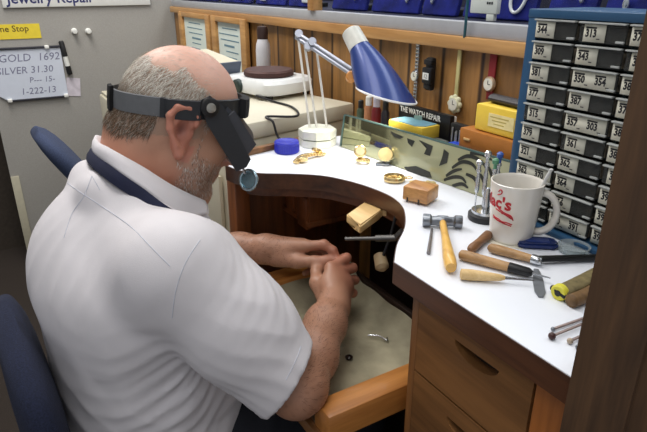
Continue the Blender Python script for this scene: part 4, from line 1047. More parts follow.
# ------------------------------------------------------------------ joints
PXM = -.92
HC = np.array([PXM, .266, 1.145])                              # centre of the skull
HP = math.radians(28); yaw = math.radians(-3)
Fv = np.array([-math.sin(yaw)*math.cos(HP), math.cos(yaw)*math.cos(HP), -math.sin(HP)]); Rv = np.array([math.cos(yaw), math.sin(yaw), 0]); Uv = np.cross(Rv, Fv)
def hd_(r, f, u): return HC+Rv*r+Fv*f+Uv*u
HROT = np.stack([Rv, Fv, Uv])
NB = np.array([-.914, .188, 1.035])                            # base of the neck
SR, SL = np.array([-.715, .185, .975]), np.array([-1.105, .195, .975])
ER, WR = np.array([-.620, .320, .772]), np.array([-.778, .482, .776])
EL, WL = np.array([-1.165, .275, .775]), np.array(at_d(266, 249, 1.19))
def hd2(u, v, d): return np.array(at_d(u, v, d))
# ------------------------------------------------------------------ body
def build_body(person):
    G = Field(grid([(-1.25, -1.02, .0065), (-1.02, -.75, .0021), (-.75, -.50, .0040)]), grid([(-.06, .10, .007), (.10, .60, .0023), (.60, .86, .008)]),
              grid([(-.01, .66, .010), (.66, .75, .0045), (.75, 1.27, .0022)]))
    C, E = G.cap, G.ell
    # trunk inside the shirt
    E((-.90, .155, .90), (.145, .085, .13), .04); E((-.895, .14, .72), (.16, .125, .16), .04); E((-.895, .13, .56), (.17, .12, .10), .04)
    C(NB+[0, 0, -.05], SR+[-.03, -.01, -.01], .040, .040, .04); C(NB+[0, 0, -.05], SL+[.03, -.01, -.01], .040, .040, .04)
    # neck and head
    C(hd_(0, -.035, -.055), NB, .060, .066, .03); C(hd_(0, .02, -.10), NB+[0, .05, -.03], .045, .055, .03)
    C(hd_(0, -.050, -.06), NB+[0, -.012, .0], .046, .052, .03)
    E(hd_(0, -.002, .018), (.0755, .0945, .088), .02, R=HROT)
    E(hd_(0, -.020, -.012), (.070, .070, .070), .03, R=HROT)
    E(hd_(0, .045, -.045), (.060, .052, .072), .03, R=HROT)
    C(hd_(.052, .012, -.078), hd_(.014, .078, -.118), .018, .016, .03); C(hd_(-.052, .012, -.078), hd_(-.014, .078, -.118), .018, .016, .03)
    C(hd_(.02, .03, -.105), hd_(-.02, .03, -.105), .030, .030, .03)
    E(hd_(0, .084, -.118), (.022, .016, .017), .02, R=HROT)
    for s in (-1, 1):
        C(hd_(s*.012, .091, .016), hd_(s*.046, .076, .016), .011, .009, .012)
        E(hd_(s*.047, .062, -.034), (.021, .022, .017), .018, R=HROT)
        E(hd_(s*.032, .097, -.010), (.016, .013, .012), .012, 'sub', R=HROT)
        E(hd_(s*.032, .081, -.010), (.0135, .0135, .0125), .004, R=HROT)
        C(hd_(s*.018, .0905, -.004), hd_(s*.046, .083, -.006), .003, .003, .004)
        E(hd_(s*.012, .104, -.050), (.008, .010, .007), .006, R=HROT)
        E(hd_(s*.055, .030, -.06), (.018, .03, .035), .03, R=HROT)
        # ear
        o = s*.0775
        C(hd_(o*1.02, -.006, -.042), hd_(o*1.07, -.016, -.006), .014, .021, .008, flat=(Rv, .36))
        rim = [(-.002, -.055), (-.010, -.043), (-.025, -.022), (-.031, -.004), (-.026, .012), (-.012, .018), (.000, .011), (.003, -.002)]
        for (f0, u0), (f1, u1) in zip(rim[:-1], rim[1:]):
            C(hd_(o*1.09+s*.004, f0*1.25, u0), hd_(o*1.09+s*.004, f1*1.25, u1), .0056, .0048, .004)
        E(hd_(o*1.07+s*.002, -.003, -.053), (.006, .009, .011), .006, R=HROT)
        E(hd_(o*1.09+s*.007, -.013, -.016), (.010, .010, .016), .004, 'sub', R=HROT)
        C(hd_(o*1.04, .004, -.026), hd_(o*1.05, .004, -.018), .0045, .0045, .004)
    C(hd_(0, .096, .004), hd_(0, .119, -.036), .0085, .011, .012); E(hd_(0, .120, -.043), (.0125, .012, .0105), .008, R=HROT)
    C(hd_(-.020, .0935, -.077), hd_(.020, .0935, -.077), .0055, .0055, .006); C(hd_(-.017, .092, -.087), hd_(.017, .092, -.087), .006, .006, .006)
    C(hd_(-.022, .104, -.0815), hd_(.022, .104, -.0815), .003, .003, .003, 'sub')
    E(hd_(0, .092, -.065), (.02, .010, .012), .012, R=HROT)
    # arms
    C(SR, ER, .052, .044, .03); C(SL, EL, .052, .046, .03)
    def forearm(e, w, r0, r1):
        e, w = np.array(e), np.array(w); m = e+(w-e)*.32
        C(e, m, r0*.93, r0, .02); C(m, e+(w-e)*.75, r0, (r0+r1)*.5, .02); C(e+(w-e)*.75, w, (r0+r1)*.5, r1, .02)
    forearm(ER, WR, .043, .0285); forearm(EL, WL, .043, .0290)
    C(ER+[.004, -.006, -.010], ER+[.004, .004, -.008], .036, .034, .02)
    # right hand: loosely closed, back of the hand to the camera, index finger at the top
    K = .007
    def finger(pts, rs, k=.005):
        for i in range(len(pts)-1): C(pts[i], pts[i+1], rs[i], rs[i+1], k)
    dors = np.array(-FW)*.8+np.array(RT)*.5
    rk = [hd2(331, 268, 1.115), hd2(340, 272, 1.122), hd2(346, 281, 1.126), hd2(347, 292, 1.122)]
    for q, rr in zip(rk, (.0135, .0135, .013, .0115)): C(WR, q, .0235, rr, .016)
    C(hd2(326, 285, 1.10), hd2(344, 286, 1.118), .017, .015, .016)
    finger([rk[0], hd2(346.5, 258, 1.140), hd2(343.5, 258, 1.160), hd2(338, 261, 1.168)], [.0105, .0098, .0085, .0072])
    finger([rk[1], hd2(352.5, 268, 1.148), hd2(349, 268, 1.172), hd2(340, 268, 1.178)], [.0108, .0100, .0088, .0075])
    finger([rk[2], hd2(354.5, 280, 1.152), hd2(349, 281, 1.176), hd2(339, 279, 1.176)], [.0105, .0096, .0085, .0072])
    finger([rk[3], hd2(353, 293, 1.143), hd2(347, 294, 1.164), hd2(338, 291, 1.165)], [.0095, .0086, .0075, .0066])
    finger([hd2(325, 298, 1.095), hd2(317, 283, 1.112), hd2(316.5, 271, 1.138), hd2(324, 265, 1.152), hd2(333, 260.5, 1.158)], [.0165, .0140, .0110, .0095, .0072], .008)
    # left hand: seen from the thumb side, index and thumb pinching
    lk = [hd2(306, 246, 1.160), hd2(303, 245, 1.180), hd2(300, 247, 1.198), hd2(297, 251, 1.212)]
    for q, rr in zip(lk, (.0135, .0135, .0130, .0115)): C(WL, q, .0240, rr, .016)
    C(hd2(285, 255, 1.175), hd2(299, 252, 1.190), .019, .017, .016)
    finger([lk[0], hd2(324, 244.5, 1.150), hd2(333, 250.5, 1.148), hd2(337, 257, 1.148)], [.0110, .0100, .0087, .0070])
    finger([lk[1], hd2(323, 248, 1.182), hd2(329, 257, 1.182), hd2(325, 265, 1.178)], [.0110, .0102, .0090, .0075])
    finger([lk[2], hd2(318, 252, 1.205), hd2(322, 264, 1.202), hd2(314, 270, 1.192)], [.0108, .0100, .0088, .0074])
    finger([lk[3], hd2(311, 258, 1.222), hd2(313, 269, 1.216), hd2(305, 273, 1.206)], [.0095, .0088, .0078, .0068])
    finger([hd2(276, 258, 1.180), hd2(297, 261, 1.160), hd2(315, 261.5, 1.150), hd2(326, 260.5, 1.147), hd2(335, 259.5, 1.146)], [.0190, .0145, .0112, .0098, .0074], .008)
    # hidden hips and legs inside the trousers
    for s in (-1, 1):
        hip, kn, an = np.array([-.90+s*.09, .14, .545]), np.array([-.90+s*.12, .53, .545]), np.array([-.90+s*.12, .56, .09])
        C(hip, kn, .072, .052, .03); C(kn, an, .05, .036, .03); C(an, an+[0, .13, -.035], .036, .025, .02)
    V, F = G.mesh()
    V0 = V.copy()
    # skin colour
    P = V-HC; r, f, u = P@Rv, P@Fv, P@Uv
    n1, n2, n3 = vnoise(V, 60, 1), vnoise(V, 190, 2), vnoise(V, 700, 3)
    base = np.array(lin((178, 134, 110))[:3]); col = np.tile(base, (len(V), 1)); col *= (1+.09*n1+.06*n2)[:, None]
    def mixc(c, w):
        w = np.clip(w, 0, 1)[:, None]; col[:] = col*(1-w)+np.array(lin(c)[:3])*w
    head = (V[:, 2] > 1.0) & (np.abs(r) < .11) & (f > -.13)
    crown = np.clip((u-.035)/.04, 0, 1)*head; mixc((222, 176, 158), crown*.8)
    red = np.exp(-((f-.12)**2+(u+.04)**2)/.03**2)*head; mixc((178, 98, 84), red*.7)
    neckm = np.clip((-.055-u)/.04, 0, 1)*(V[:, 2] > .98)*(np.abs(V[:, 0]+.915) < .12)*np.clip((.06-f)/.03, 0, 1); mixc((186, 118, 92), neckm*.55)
    ear = head*(np.abs(r) > .076)*(np.abs(f+.012) < .032)*(np.abs(u+.02) < .045); mixc((188, 112, 94), ear*.6)
    hairz = head*np.clip((.068-.45*np.clip(f+.02, 0, 1)-u)/.03, 0, 1)*np.clip((.035-f-.3*np.clip(-.03-u, 0, 1))/.02, 0, 1)*(u > -.05+.3*np.clip(f+.07, 0, .2))
    mixc((138, 122, 106), hairz*.55*np.clip(1-ear, 0, 1))
    mixc((96, 44, 36), head*(np.abs(r) > .070)*np.exp(-((f+.013)/.008)**2-((u+.018)/.013)**2)*.8)  # darker tint paints in the shade of the ear hollow
    beard = head*np.clip((f-.005)/.02, 0, 1)*np.clip((-.045-u)/.025, 0, 1)*np.clip((.105-f)/.015, 0, 1); mixc((168, 146, 132), beard*.45)
    lips = head*np.exp(-((u+.082)/.009)**2)*(f > .09)*(np.abs(r) < .022); mixc((158, 84, 76), lips*.8)
    arm = (V[:, 2] < .90) & (V[:, 1] > .25)
    hair_arm = arm*np.clip(n3*.9-.1, 0, 1)*np.clip((.50-V[:, 1])/.08, 0, 1); mixc((120, 84, 66), hair_arm*.5)
    mixc((164, 116, 90), arm*.45); mixc((188, 104, 84), arm*np.clip((V[:, 1]-.50)/.05, 0, 1)*.4)
    skin = attr_mat('aged skin', .48, .12, .22, 420)
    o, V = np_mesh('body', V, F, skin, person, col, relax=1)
    return o, V, F, (r, f, u)
person = thing('person', 'man in a white short sleeved shirt and head visor bending over the bench', 'person', (-.9, .15, .0))
body, BV, BF, (br, bf, bu) = build_body(person)
def bvh_of(V, F): return BVHTree.FromPolygons([tuple(p) for p in V], [tuple(int(i) for i in q) for q in F])
BODY_T = bvh_of(BV, BF)
# eyes
EYEW = mat('eye white', (232, 226, 218), .2)
for s in (-1, 1):
    e = Vector(hd_(s*.032, .0835, -.010)); M = zframe(e, Vector(Fv))
    MB().ell((0, 0, 0), (.0118, .0118, .0122), 0, M=M, n=16).lathe([(.0052, .0112), (.0048, .0124), (0, .0126)], 14, 1, M=M).build('eye', [EYEW, mat('grey blue iris', (84, 104, 116), .2)], person)
# ------------------------------------------------------------------ shirt
def build_shirt():
    G = Field(grid([(-1.30, -.96, .007), (-.96, -.50, .0038)]), grid([(-.08, .52, .0042)]), grid([(.50, 1.14, .0042)]))
    C, E = G.cap, G.ell
    # back and chest
    E((-.912, .150, .935), (.115, .140, .124), .05); E((-.905, .152, .900), (.200, .142, .105), .05); E((-.90, .146, .86), (.202, .140, .14), .05)
    E((-.893, .146, .72), (.188, .148, .18), .05); E((-.893, .145, .60), (.196, .155, .12), .05)
    E((-.90, .245, .72), (.15, .09, .14), .05)
    C((-.912, .165, .995), (-.912, .180, 1.018), .070, .064, .05)
    C((-.82, .155, .990), (-.725, .175, .970), .045, .066, .05); C((-1.00, .155, .990), (-1.10, .185, .970), .045, .066, .05)
    C((-.950, .117, 1.046), (-.874, .117, 1.046), .022, .022, .03); C((-.874, .117, 1.046), (-.838, .150, 1.028), .022, .022, .03); C((-.950, .117, 1.046), (-.986, .150, 1.028), .022, .022, .03)
    # sleeves
    a, b = SR+[.002, -.005, -.008], ER+[-.006, -.012, .012]
    C(a, a+(b-a)*.5, .077, .072, .04); C(a+(b-a)*.5, b, .072, .068, .03)
    C(a+[-.03, .05, -.02], a+(b-a)*.6+[-.02, .02, 0], .05, .055, .05)
    a2, b2 = SL, EL+(SL-EL)*.15
    C(a2, b2, .077, .066, .04)
    # packets of soft folds: (centre, reach, direction of wave, wavelength, amplitude, phase)
    X, Y, Z = np.meshgrid(G.xs, G.ys, G.zs, indexing='ij', sparse=True)
    folds = [((-.62, .27, .86), (.07, .08, .10), (.5, .35, .8), .048, .0042, .3), ((-.66, .26, .92), (.06, .06, .07), (.1, -.7, .7), .040, .0038, 1.2),
             ((-.74, .16, .84), (.07, .09, .07), (.2, -.75, .65), .055, .0065, .4), ((-.72, .14, .72), (.09, .10, .09), (.05, -.55, .93), .075, .0070, 1.0),
             ((-.74, .12, .62), (.10, .10, .07), (.1, .25, .95), .060, .0055, .2), ((-.80, .04, .80), (.10, .06, .10), (.6, -.55, .75), .090, .0040, 2.0),
             ((-.88, .01, .70), (.10, .06, .09), (.5, .3, .75), .090, .0035, .7), ((-.82, .03, .95), (.10, .06, .09), (.8, .3, -.5), .075, .0030, .4),
             ((-.64, .31, .80), (.06, .06, .06), (.75, .1, .65), .036, .0040, .9), ((-.68, .22, .78), (.05, .08, .06), (0, -.6, .8), .034, .0055, .1)]
    for c, s, d, wl, am, ph in folds:
        d = np.array(d)/np.linalg.norm(d)
        w = np.exp(-((X-c[0])/s[0])**2-((Y-c[1])/s[1])**2-((Z-c[2])/s[2])**2)
        t = (X-c[0])*d[0]+(Y-c[1])*d[1]+(Z-c[2])*d[2]
        warp = 1.9*np.sin(X*17+Z*13+ph*3)+1.3*np.sin(Y*19-Z*9+ph)+.7*np.sin(X*41-Y*37)
        sn = np.sin(2*math.pi*t/wl+ph+warp); G.f -= (.60*am*w*(1-2*np.abs(sn*.5)**.8)).astype(np.float32)
    G.f += (.0030*np.clip((.97-Z)/.2, 0, 1)*(np.abs(np.sin(X*24+Y*13+2.2*np.sin(Z*17+Y*11)+Z*19))**.7*np.sin(Z*15-X*21+1.8*np.sin(Y*23+X*9))-.2)).astype(np.float32)
    G.f += (.0011*np.sin(X*70+Z*40)*np.sin(Y*62-Z*30)).astype(np.float32)
    # cuffs: cut the sleeve square and hollow it
    def cuff(b, d, ra, lo, hi, ax):
        d = np.array(d)/np.linalg.norm(d)
        G.halfspace(b, d, lo, hi, .003); ax = ax/np.linalg.norm(ax); G.cap(b-ax*.05, b+ax*.06, ra, ra+.002, .004, 'sub')
    dR = (ER-SR)/np.linalg.norm(ER-SR); cuff(np.array([-.628, .303, .783]), dR+.45*RT, .0590, (-.74, .18, .64), (-.5, .50, .90), ER+np.array([-.006, -.012, .012])-SR)
    dL = (EL-SL)/np.linalg.norm(EL-SL); cuff(EL+(SL-EL)*.18, dL, .060, (-1.30, .18, .64), (-1.06, .42, .84), EL-SL)
    # neck opening
    nd = np.array([0, .42, .9]); G.halfspace(np.array([-.912, .182, 1.047]), nd, (-1.02, .02, 1.0), (-.80, .34, 1.14), .004)
    G.cap(np.array([-.912, .182, 1.047])-nd*.03, np.array([-.912, .182, 1.047])+nd*.06, .068, .070, .004, 'sub')
    return G.mesh()
SVt, SF = build_shirt()
SHIRTM = mat('white cotton shirt', (212, 208, 211), .85, var=.02, scale=30, bump=.22, bscale=900)
shirt, SVt = np_mesh('shirt', SVt, SF, SHIRTM, person, None, relax=2)
SHIRT_T = bvh_of(SVt, SF)
def cast(tree, u, v):
    d = Vector(ray(u, v)).normalized(); h = tree.ray_cast(Vector(CP), d)
    return (h[0], h[1]) if h[0] is not None else (None, None)
# seams: yoke, shoulder, back pleat, cuff hem
for line in ([(66, 182), (80, 192), (100, 205), (130, 226), (152, 248), (170, 266)], [(200, 240), (186, 262), (176, 290), (172, 318)], [(92, 176), (84, 196), (72, 214), (64, 238)], [(92, 176), (100, 190)],
             [(301, 346), (296, 360), (286, 380)]):
    P = []
    for q in smooth_path([(a, b, 0) for a, b in line], 6):
        h, nn = cast(SHIRT_T, q.x, q.y)
        if h is not None: P.append(h+nn*.0002)
    if len(P) > 2: MB().tube(P, .0006, 6).build('seam_stitching', mat('grey stitch shade', (196, 198, 208), .9), shirt)
# collar
def collar_pt(a, rad, z, tilt): return None
NC = Vector((-.912, .168, 1.058))
# stations round the neck from the back (0) to the front point, right side: (dx, y, z) of top edge and of outer fold edge
# stations from the back of the neck to the front point: distance from the middle, photo point of the top fold, photo point of the lower edge
def cx_(dx, u, v): p = at_x(u, v, -.912+dx); return (p.y, p.z)
ct = []
for dt, (u, v), db, (u2, v2) in [(0, (99, 142), 0, (95, 153)), (.040, (108, 147), .046, (106, 162)), (.060, (124, 156), .078, (124, 176)), (.071, (147, 169), .094, (146, 192)), (.074, (168, 183), .100, (166, 210)), (.066, (188, 194), .092, (183, 221)), (.046, (203, 201), .066, (207, 214))]:
    ct.append((dt, *cx_(dt, u, v), db, *cx_(db, u2, v2)))
def collar_mesh():
    st = []
    for s in (-1, 1):
        for dx, y, z, db, yo, zo in (ct[::-1] if s < 0 else ct[1:]):
            topi = Vector((-.912+s*dx, y, z)); low = Vector((-.912+s*db, yo, zo)); n = Vector((s*dx, y-.205, 0)); n = n.normalized() if n.length > 1e-4 else Vector((0, -1, 0))
            base = topi-n*.004+Vector((0, .006, -.030))
            st.append([base, topi.lerp(base, .5)-n*.001, topi, topi+n*.004+Vector((0, 0, .001)), topi.lerp(low, .35)+n*.006, topi.lerp(low, .7)+n*.005, low+n*.003, low, topi.lerp(low, .5)+n*.002])
    cols = [smooth_path([s[k] for s in st], 4) for k in range(len(st[0]))]
    return [[c[i] for c in cols] for i in range(len(cols[0]))]
rows = collar_mesh(); m = MB(); m.loft(rows, 0)
m.build('collar', SHIRTM, shirt, sharp=180)
# navy neck strap lying round the outside of the collar
right = []
for db, (u, v) in [(.0, (91, 157)), (.052, (103, 168)), (.084, (120, 181)), (.101, (141, 195)), (.108, (160, 211)), (.102, (174, 222)), (.090, (184, 231))]:
    q = at_x(u, v, -.912+db); h, nn = cast(SHIRT_T, u, v)
    if h is not None and (h-q).length < .03: q = h.lerp(q, .3)
    right.append(q)
left = [Vector((-1.824-p.x, p.y, p.z)) for p in right[1:]]
strap_pts = smooth_path(left[::-1]+right, 6)
def push_out(p):
    h = SHIRT_T.find_nearest(p); sd = (p-h[0]).dot(h[1])
    return p+Vector((p.x+.912, p.y-.21, .07)).normalized()*(.002-sd) if -.02 < sd < .002 else p
strap_pts = [push_out(p) for p in strap_pts]
for _ in range(4): strap_pts = [strap_pts[0]]+[(strap_pts[i-1]+strap_pts[i]*2+strap_pts[i+1])/4 for i in range(1, len(strap_pts)-1)]+[strap_pts[-1]]
m = MB(); rings_ = []
for i, p in enumerate(strap_pts):
    h = SHIRT_T.find_nearest(p); t = (strap_pts[min(i+1, len(strap_pts)-1)]-strap_pts[max(i-1, 0)]).normalized()
    nn = Vector((p.x+.912, p.y-.21, .07)).normalized(); nn = (nn-t*nn.dot(t)).normalized(); w = nn.cross(t).normalized()
    sd = (p-h[0]).dot(h[1]); 
    hw = .0100
    rings_.append([p-w*hw-nn*.002, p-w*hw+nn*.001, p-w*hw*.5+nn*.003, p+w*hw*.5+nn*.003, p+w*hw+nn*.001, p+w*hw-nn*.002])
m.loft(rings_); m.build('neck_strap', mat('navy webbing', (28, 32, 56), .9, bump=.3, bscale=900), person, sharp=60)
# trousers and shoes
def build_trousers():
    G = Field(grid([(-1.16, -.64, .0085)]), grid([(-.06, .72, .0085)]), grid([(.06, .72, .0085)])); C, E = G.cap, G.ell
    E((-.90, .135, .57), (.185, .145, .105), .04)
    for s in (-1, 1):
        hip, kn, an = np.array([-.90+s*.09, .14, .545]), np.array([-.90+s*.12, .53, .545]), np.array([-.90+s*.12, .56, .10])
        C(hip, kn, .098, .070, .03); C(kn, an, .068, .055, .03)
    X, Y, Z = np.meshgrid(G.xs, G.ys, G.zs, indexing='ij', sparse=True)
    G.f += (.003*np.sin(X*50+Y*60)*np.sin(Y*70-Z*40)).astype(np.float32)
    G.halfspace((0, 0, .095), (0, 0, -1), (-1.2, -.1, .0), (-.6, .8, .2), .004)
    return G.mesh()
tv, tf = build_trousers()
np_mesh('trousers', tv, tf, mat('black trousers', (26, 28, 36), .9, bump=.3, bscale=500), person, None, 1)
for s in (-1, 1):
    x = -.90+s*.12; pr = []
    for y, w, h in [(.50, .030, .07), (.53, .040, .085), (.60, .043, .080), (.68, .045, .055), (.75, .040, .040), (.785, .022, .025)]:
        pr.append([Vector((x+w*math.cos(a), y, max(.002, h*.5+h*.5*math.sin(a)))) for a in np.linspace(0, 2*math.pi, 17)[:-1]])
    MB().loft(pr).build('shoe', mat('black shoe leather', (22, 20, 20), .4), person, sharp=50)

# ------------------------------------------------------------------ hair: short strands grown on the scalp
def strands(name, mask, count, length, width, dirfun, m, seed, lift=.25):
    r = np.random.RandomState(seed); tri = BF[mask[BF].all(1)]
    a = BV[tri]; ar = np.linalg.norm(np.cross(a[:, 2]-a[:, 0], a[:, 3]-a[:, 1]), axis=1); pr = ar/ar.sum()
    pick = r.choice(len(tri), count, p=pr); w = r.dirichlet((1, 1, 1, 1), count)
    P = (BV[tri[pick]]*w[:, :, None]).sum(1); q = BV[tri[pick]]; N = np.cross(q[:, 2]-q[:, 0], q[:, 3]-q[:, 1]); N /= np.linalg.norm(N, axis=1)[:, None]+1e-12
    D = dirfun(P, N)+r.normal(0, .28, (count, 3)); D -= N*(D*N).sum(1)[:, None]; D /= np.linalg.norm(D, axis=1)[:, None]+1e-9
    S = np.cross(N, D); L_ = length*r.uniform(.5, 1.2, count)[:, None]; wd = width*r.uniform(.6, 1.3, count)[:, None]
    p0 = P-N*.0008; p1 = P+D*L_*.5+N*L_*lift; p2 = P+D*L_+N*L_*lift*.75
    V = np.stack([p0-S*wd, p0+S*wd, p1+S*wd*.8, p1-S*wd*.8, p2+S*wd*.15, p2-S*wd*.15], 1).reshape(-1, 3)
    b = np.arange(count)[:, None]*6; F = np.concatenate([b+np.array([[0, 1, 2, 3]]), b+np.array([[3, 2, 4, 5]])])
    V = np.asarray(V); return V, F, P
HAIRM = attr_mat('grey hair', .55, 0, 0, 100, .3)
def grow(name, mask, count, length, width, dirfun, colfun, seed, lift=.25):
    V, F, P = strands(name, mask, count, length, width, dirfun, None, seed, lift)
    r = np.random.RandomState(seed+9); c = colfun(P, r); tint = np.repeat(c, 6, axis=0)
    return np_mesh(name, V, F, HAIRM, person, tint, relax=0)[0]
headm = (BV[:, 2] > 1.0) & (np.abs(br) < .1) & (bf > -.13) & (bf < .13)
earx = (np.abs(bf+.012) < .034) & (bu < .018) & (bu > -.066)
top_line = .070-.42*np.clip(bf+.03, 0, 1)
back = headm & (bu < top_line+.012*vnoise(BV, 160, 8)) & (bf < .042+.0*bu) & (bu > -.056+.35*np.clip(bf+.07, 0, .2)+.006*vnoise(BV, 120, 5)) & ~earx & ((bf < -.014) | (bu > .004)) & (np.abs(br) < .082)
def hcol(P, r):
    q = P-HC; u = q@Uv; f = q@Fv; g = r.rand(len(P))
    t = np.clip((u+.005)/.03, 0, 1)[:, None]
    dark = np.array(lin((96, 76, 58))[:3]); gray = np.array(lin((166, 156, 142))[:3]); lite = np.array(lin((222, 217, 206))[:3])
    c = dark*(1-t)+gray*t; k = ((g < .25+.35*t[:, 0]))[:, None]; c = np.where(k, lite*(.35+.65*t)+dark*.65*(1-t), c)
    return c*r.uniform(.75, 1.15, (len(P), 1))
def down_back(P, N): return np.tile(-Uv*1.0-Fv*.35, (len(P), 1))
grow('hair', back, 9000, .016, .00030, down_back, hcol, 11, .13)
thin = headm & (bu >= top_line-.004) & (bu < .125) & (bf < .03)
grow('hair', thin, 500, .016, .00022, lambda P, N: np.tile(-Uv*.4-Fv*1.0, (len(P), 1)), lambda P, r: np.tile(np.array(lin((198, 186, 172))[:3]), (len(P), 1))*r.uniform(.8, 1.1, (len(P), 1)), 12, .06)['label'] = 'sparse pale hair over the bald crown'
beardm = headm & (bf > .012) & (bf < .100) & (bu < -.038-.25*np.clip(bf-.02, 0, 1)) & (bu > -.145) & ~earx & (np.abs(br) > .012)
side = headm & (bf > .002) & (bf < .030) & (bu < .012) & (bu > -.075) & ~earx & (np.abs(br) < .080)
grow('beard', beardm | side, 2300, .0065, .00034, lambda P, N: np.tile(-Uv*1.0+Fv*.25, (len(P), 1)), lambda P, r: (np.where((r.rand(len(P)) < .55)[:, None], np.array(lin((208, 202, 194))[:3]), np.array(lin((126, 106, 92))[:3])))*r.uniform(.7, 1.1, (len(P), 1)), 13, .3)
browm = headm & (np.abs(bu-.020) < .006) & (bf > .075) & (np.abs(br) > .012)
if browm[BF].all(1).sum() > 4: grow('eyebrow', browm, 260, .008, .0003, lambda P, N: np.sign((P-HC)@Rv)[:, None]*Rv*1.0-Uv*.3, lambda P, r: np.tile(np.array(lin((150, 138, 124))[:3]), (len(P), 1)), 14, .35)

armm = (BV[:, 2] < .90) & (BV[:, 2] > .70) & (BV[:, 1] > .30) & (BV[:, 1] < .475) & (BV[:, 0] > -1.10)
ax_r = (WR-ER)/np.linalg.norm(WR-ER)
grow('arm_hair', armm, 2600, .011, .00016, lambda P, N: np.tile(ax_r*.9+np.array([.1, .1, -.4]), (len(P), 1)), lambda P, r: np.tile(np.array(lin((74, 50, 36))[:3]), (len(P), 1))*r.uniform(.7, 1.3, (len(P), 1)), 15, .12)

# ------------------------------------------------------------------ the tiny ring he is working on
p = at_d(336, 259.5, 1.150)
rg = thing('finger_ring', 'tiny gold ring with a red stone pinched between his fingertips', 'ring', p)
MB().tube([p+Vector(RT)*.0075*math.cos(a)+Vector((0, 0, -.005+.0075*math.sin(a))) for a in np.linspace(0, 2*math.pi, 25)[:-1]], .0012, 8, closed=True).build('band', GOLD, rg)
q = at_d(319, 267, 1.150)
MB().ell(p+Vector((0, 0, -.0135)), (.003, .003, .003)).build('red_stone', mat('red stone', (190, 30, 24), .15), rg)

# ------------------------------------------------------------------ magnifying visor
vz = thing('head_visor', 'black magnifying visor strapped round his head with a flip-down lens hood', 'magnifier', Vector(hd_(0, 0, .03)))
BTL = math.radians(20)                         # the band rises towards the forehead relative to the head
bF = Fv*math.cos(BTL)+Uv*math.sin(BTL); bU = -Fv*math.sin(BTL)+Uv*math.cos(BTL); bC = hd_(0, -.002, .019)
def band_pt(a, dr, h): return Vector(bC+Rv*((.0775+dr)*math.sin(a))+bF*((.0965+dr)*math.cos(a))+bU*h)
def band_seg(a0, a1, r0, r1, hw, n=28, hw1=None):
    rings_ = []
    for i in range(n+1):
        f = i/n; a = a0+(a1-a0)*f; h = hw+((hw1 or hw)-hw)*f
        # follow the real skull: push out to the body surface where it bulges
        ex = 0
        for hh in (-h, 0, h):
            o = Vector(bC+bU*hh); d = (band_pt(a, .05, hh)-o).normalized(); hit = BODY_T.ray_cast(o+d*.14, -d)
            if hit[0] is not None and (hit[0]-o).length < .125: ex = max(ex, (hit[0]-o).length-(band_pt(a, 0, hh)-o).length)
        ex = min(ex, .012)
        rings_.append([band_pt(a, r0+ex, -h), band_pt(a, r1+ex, -h*.92), band_pt(a, r1+ex+.0006, 0), band_pt(a, r1+ex, h*.92), band_pt(a, r0+ex, h), band_pt(a, r0+ex, 0)])
    return MB().loft(rings_)
STRAP = mat('grey elastic band', (98, 100, 103), .8, bump=.2, bscale=700); BAND = mat('black band leather', (38, 40, 44), .5, var=.1)
band_seg(math.pi*1.0, math.pi*.66, .0008, .0032, .0150).build('elastic_band', STRAP, vz, sharp=50)
band_seg(math.pi*1.0, math.pi*1.34, .0008, .0032, .0150).build('elastic_band', STRAP, vz, sharp=50)
band_seg(math.pi*.67, math.pi*.12, .0010, .0044, .0155, hw1=.0160).build('headband', BAND, vz, sharp=50)
band_seg(math.pi*1.33, math.pi*1.88, .0010, .0044, .0155, hw1=.0160).build('headband', BAND, vz, sharp=50)
band_seg(-math.pi*.20, math.pi*.20, .0015, .0150, .0165).build('brow_pad', mat('black foam', (30, 30, 32), .9), vz, sharp=50)
band_seg(math.pi*.955, math.pi*1.045, .0034, .0090, .020, 10).build('rear_buckle', mat('black velcro', (16, 16, 18), .95), vz, sharp=50)
# hood
piv = at_x(209, 107, bC[0]+.090); pf, pu = (np.array(piv)-HC)@Fv, (np.array(piv)-HC)@Uv
tip_ = at_x(243, 168, bC[0]+.084)
dn = (Vector(tip_)-Vector(piv)); dn.x = 0; HLn = dn.length; dn.normalize()
fwd = Vector((1, 0, 0)).cross(dn); fwd = fwd if fwd.y > 0 else -fwd
HM_ = lambda x, s, w: Vector((bC[0]+x, piv.y, piv.z))+dn*s+fwd*w
HOOD = mat('dark grey hood plastic', (44, 46, 50), .42, var=.06)
m = MB()
def slab(pts, x0, x1):
    n = len(pts); vs = [HM_(x0, s, w) for s, w in pts]+[HM_(x1, s, w) for s, w in pts]
    m.add(vs, [list(range(n))[::-1], [n+i for i in range(n)]]+[[i, (i+1) % n, n+(i+1) % n, n+i] for i in range(n)])
prof_ = [(-.016, -.010), (-.014, .010), (.010, .020), (HLn*.93, .017), (HLn*.99, .004), (HLn*.96, -.014), (.02, -.016)]
for s in (-1, 1):
    m = MB(); slab(prof_, s*.0885, s*.0915); m.build('side_arm', HOOD, vz, sharp=30)
m = MB()
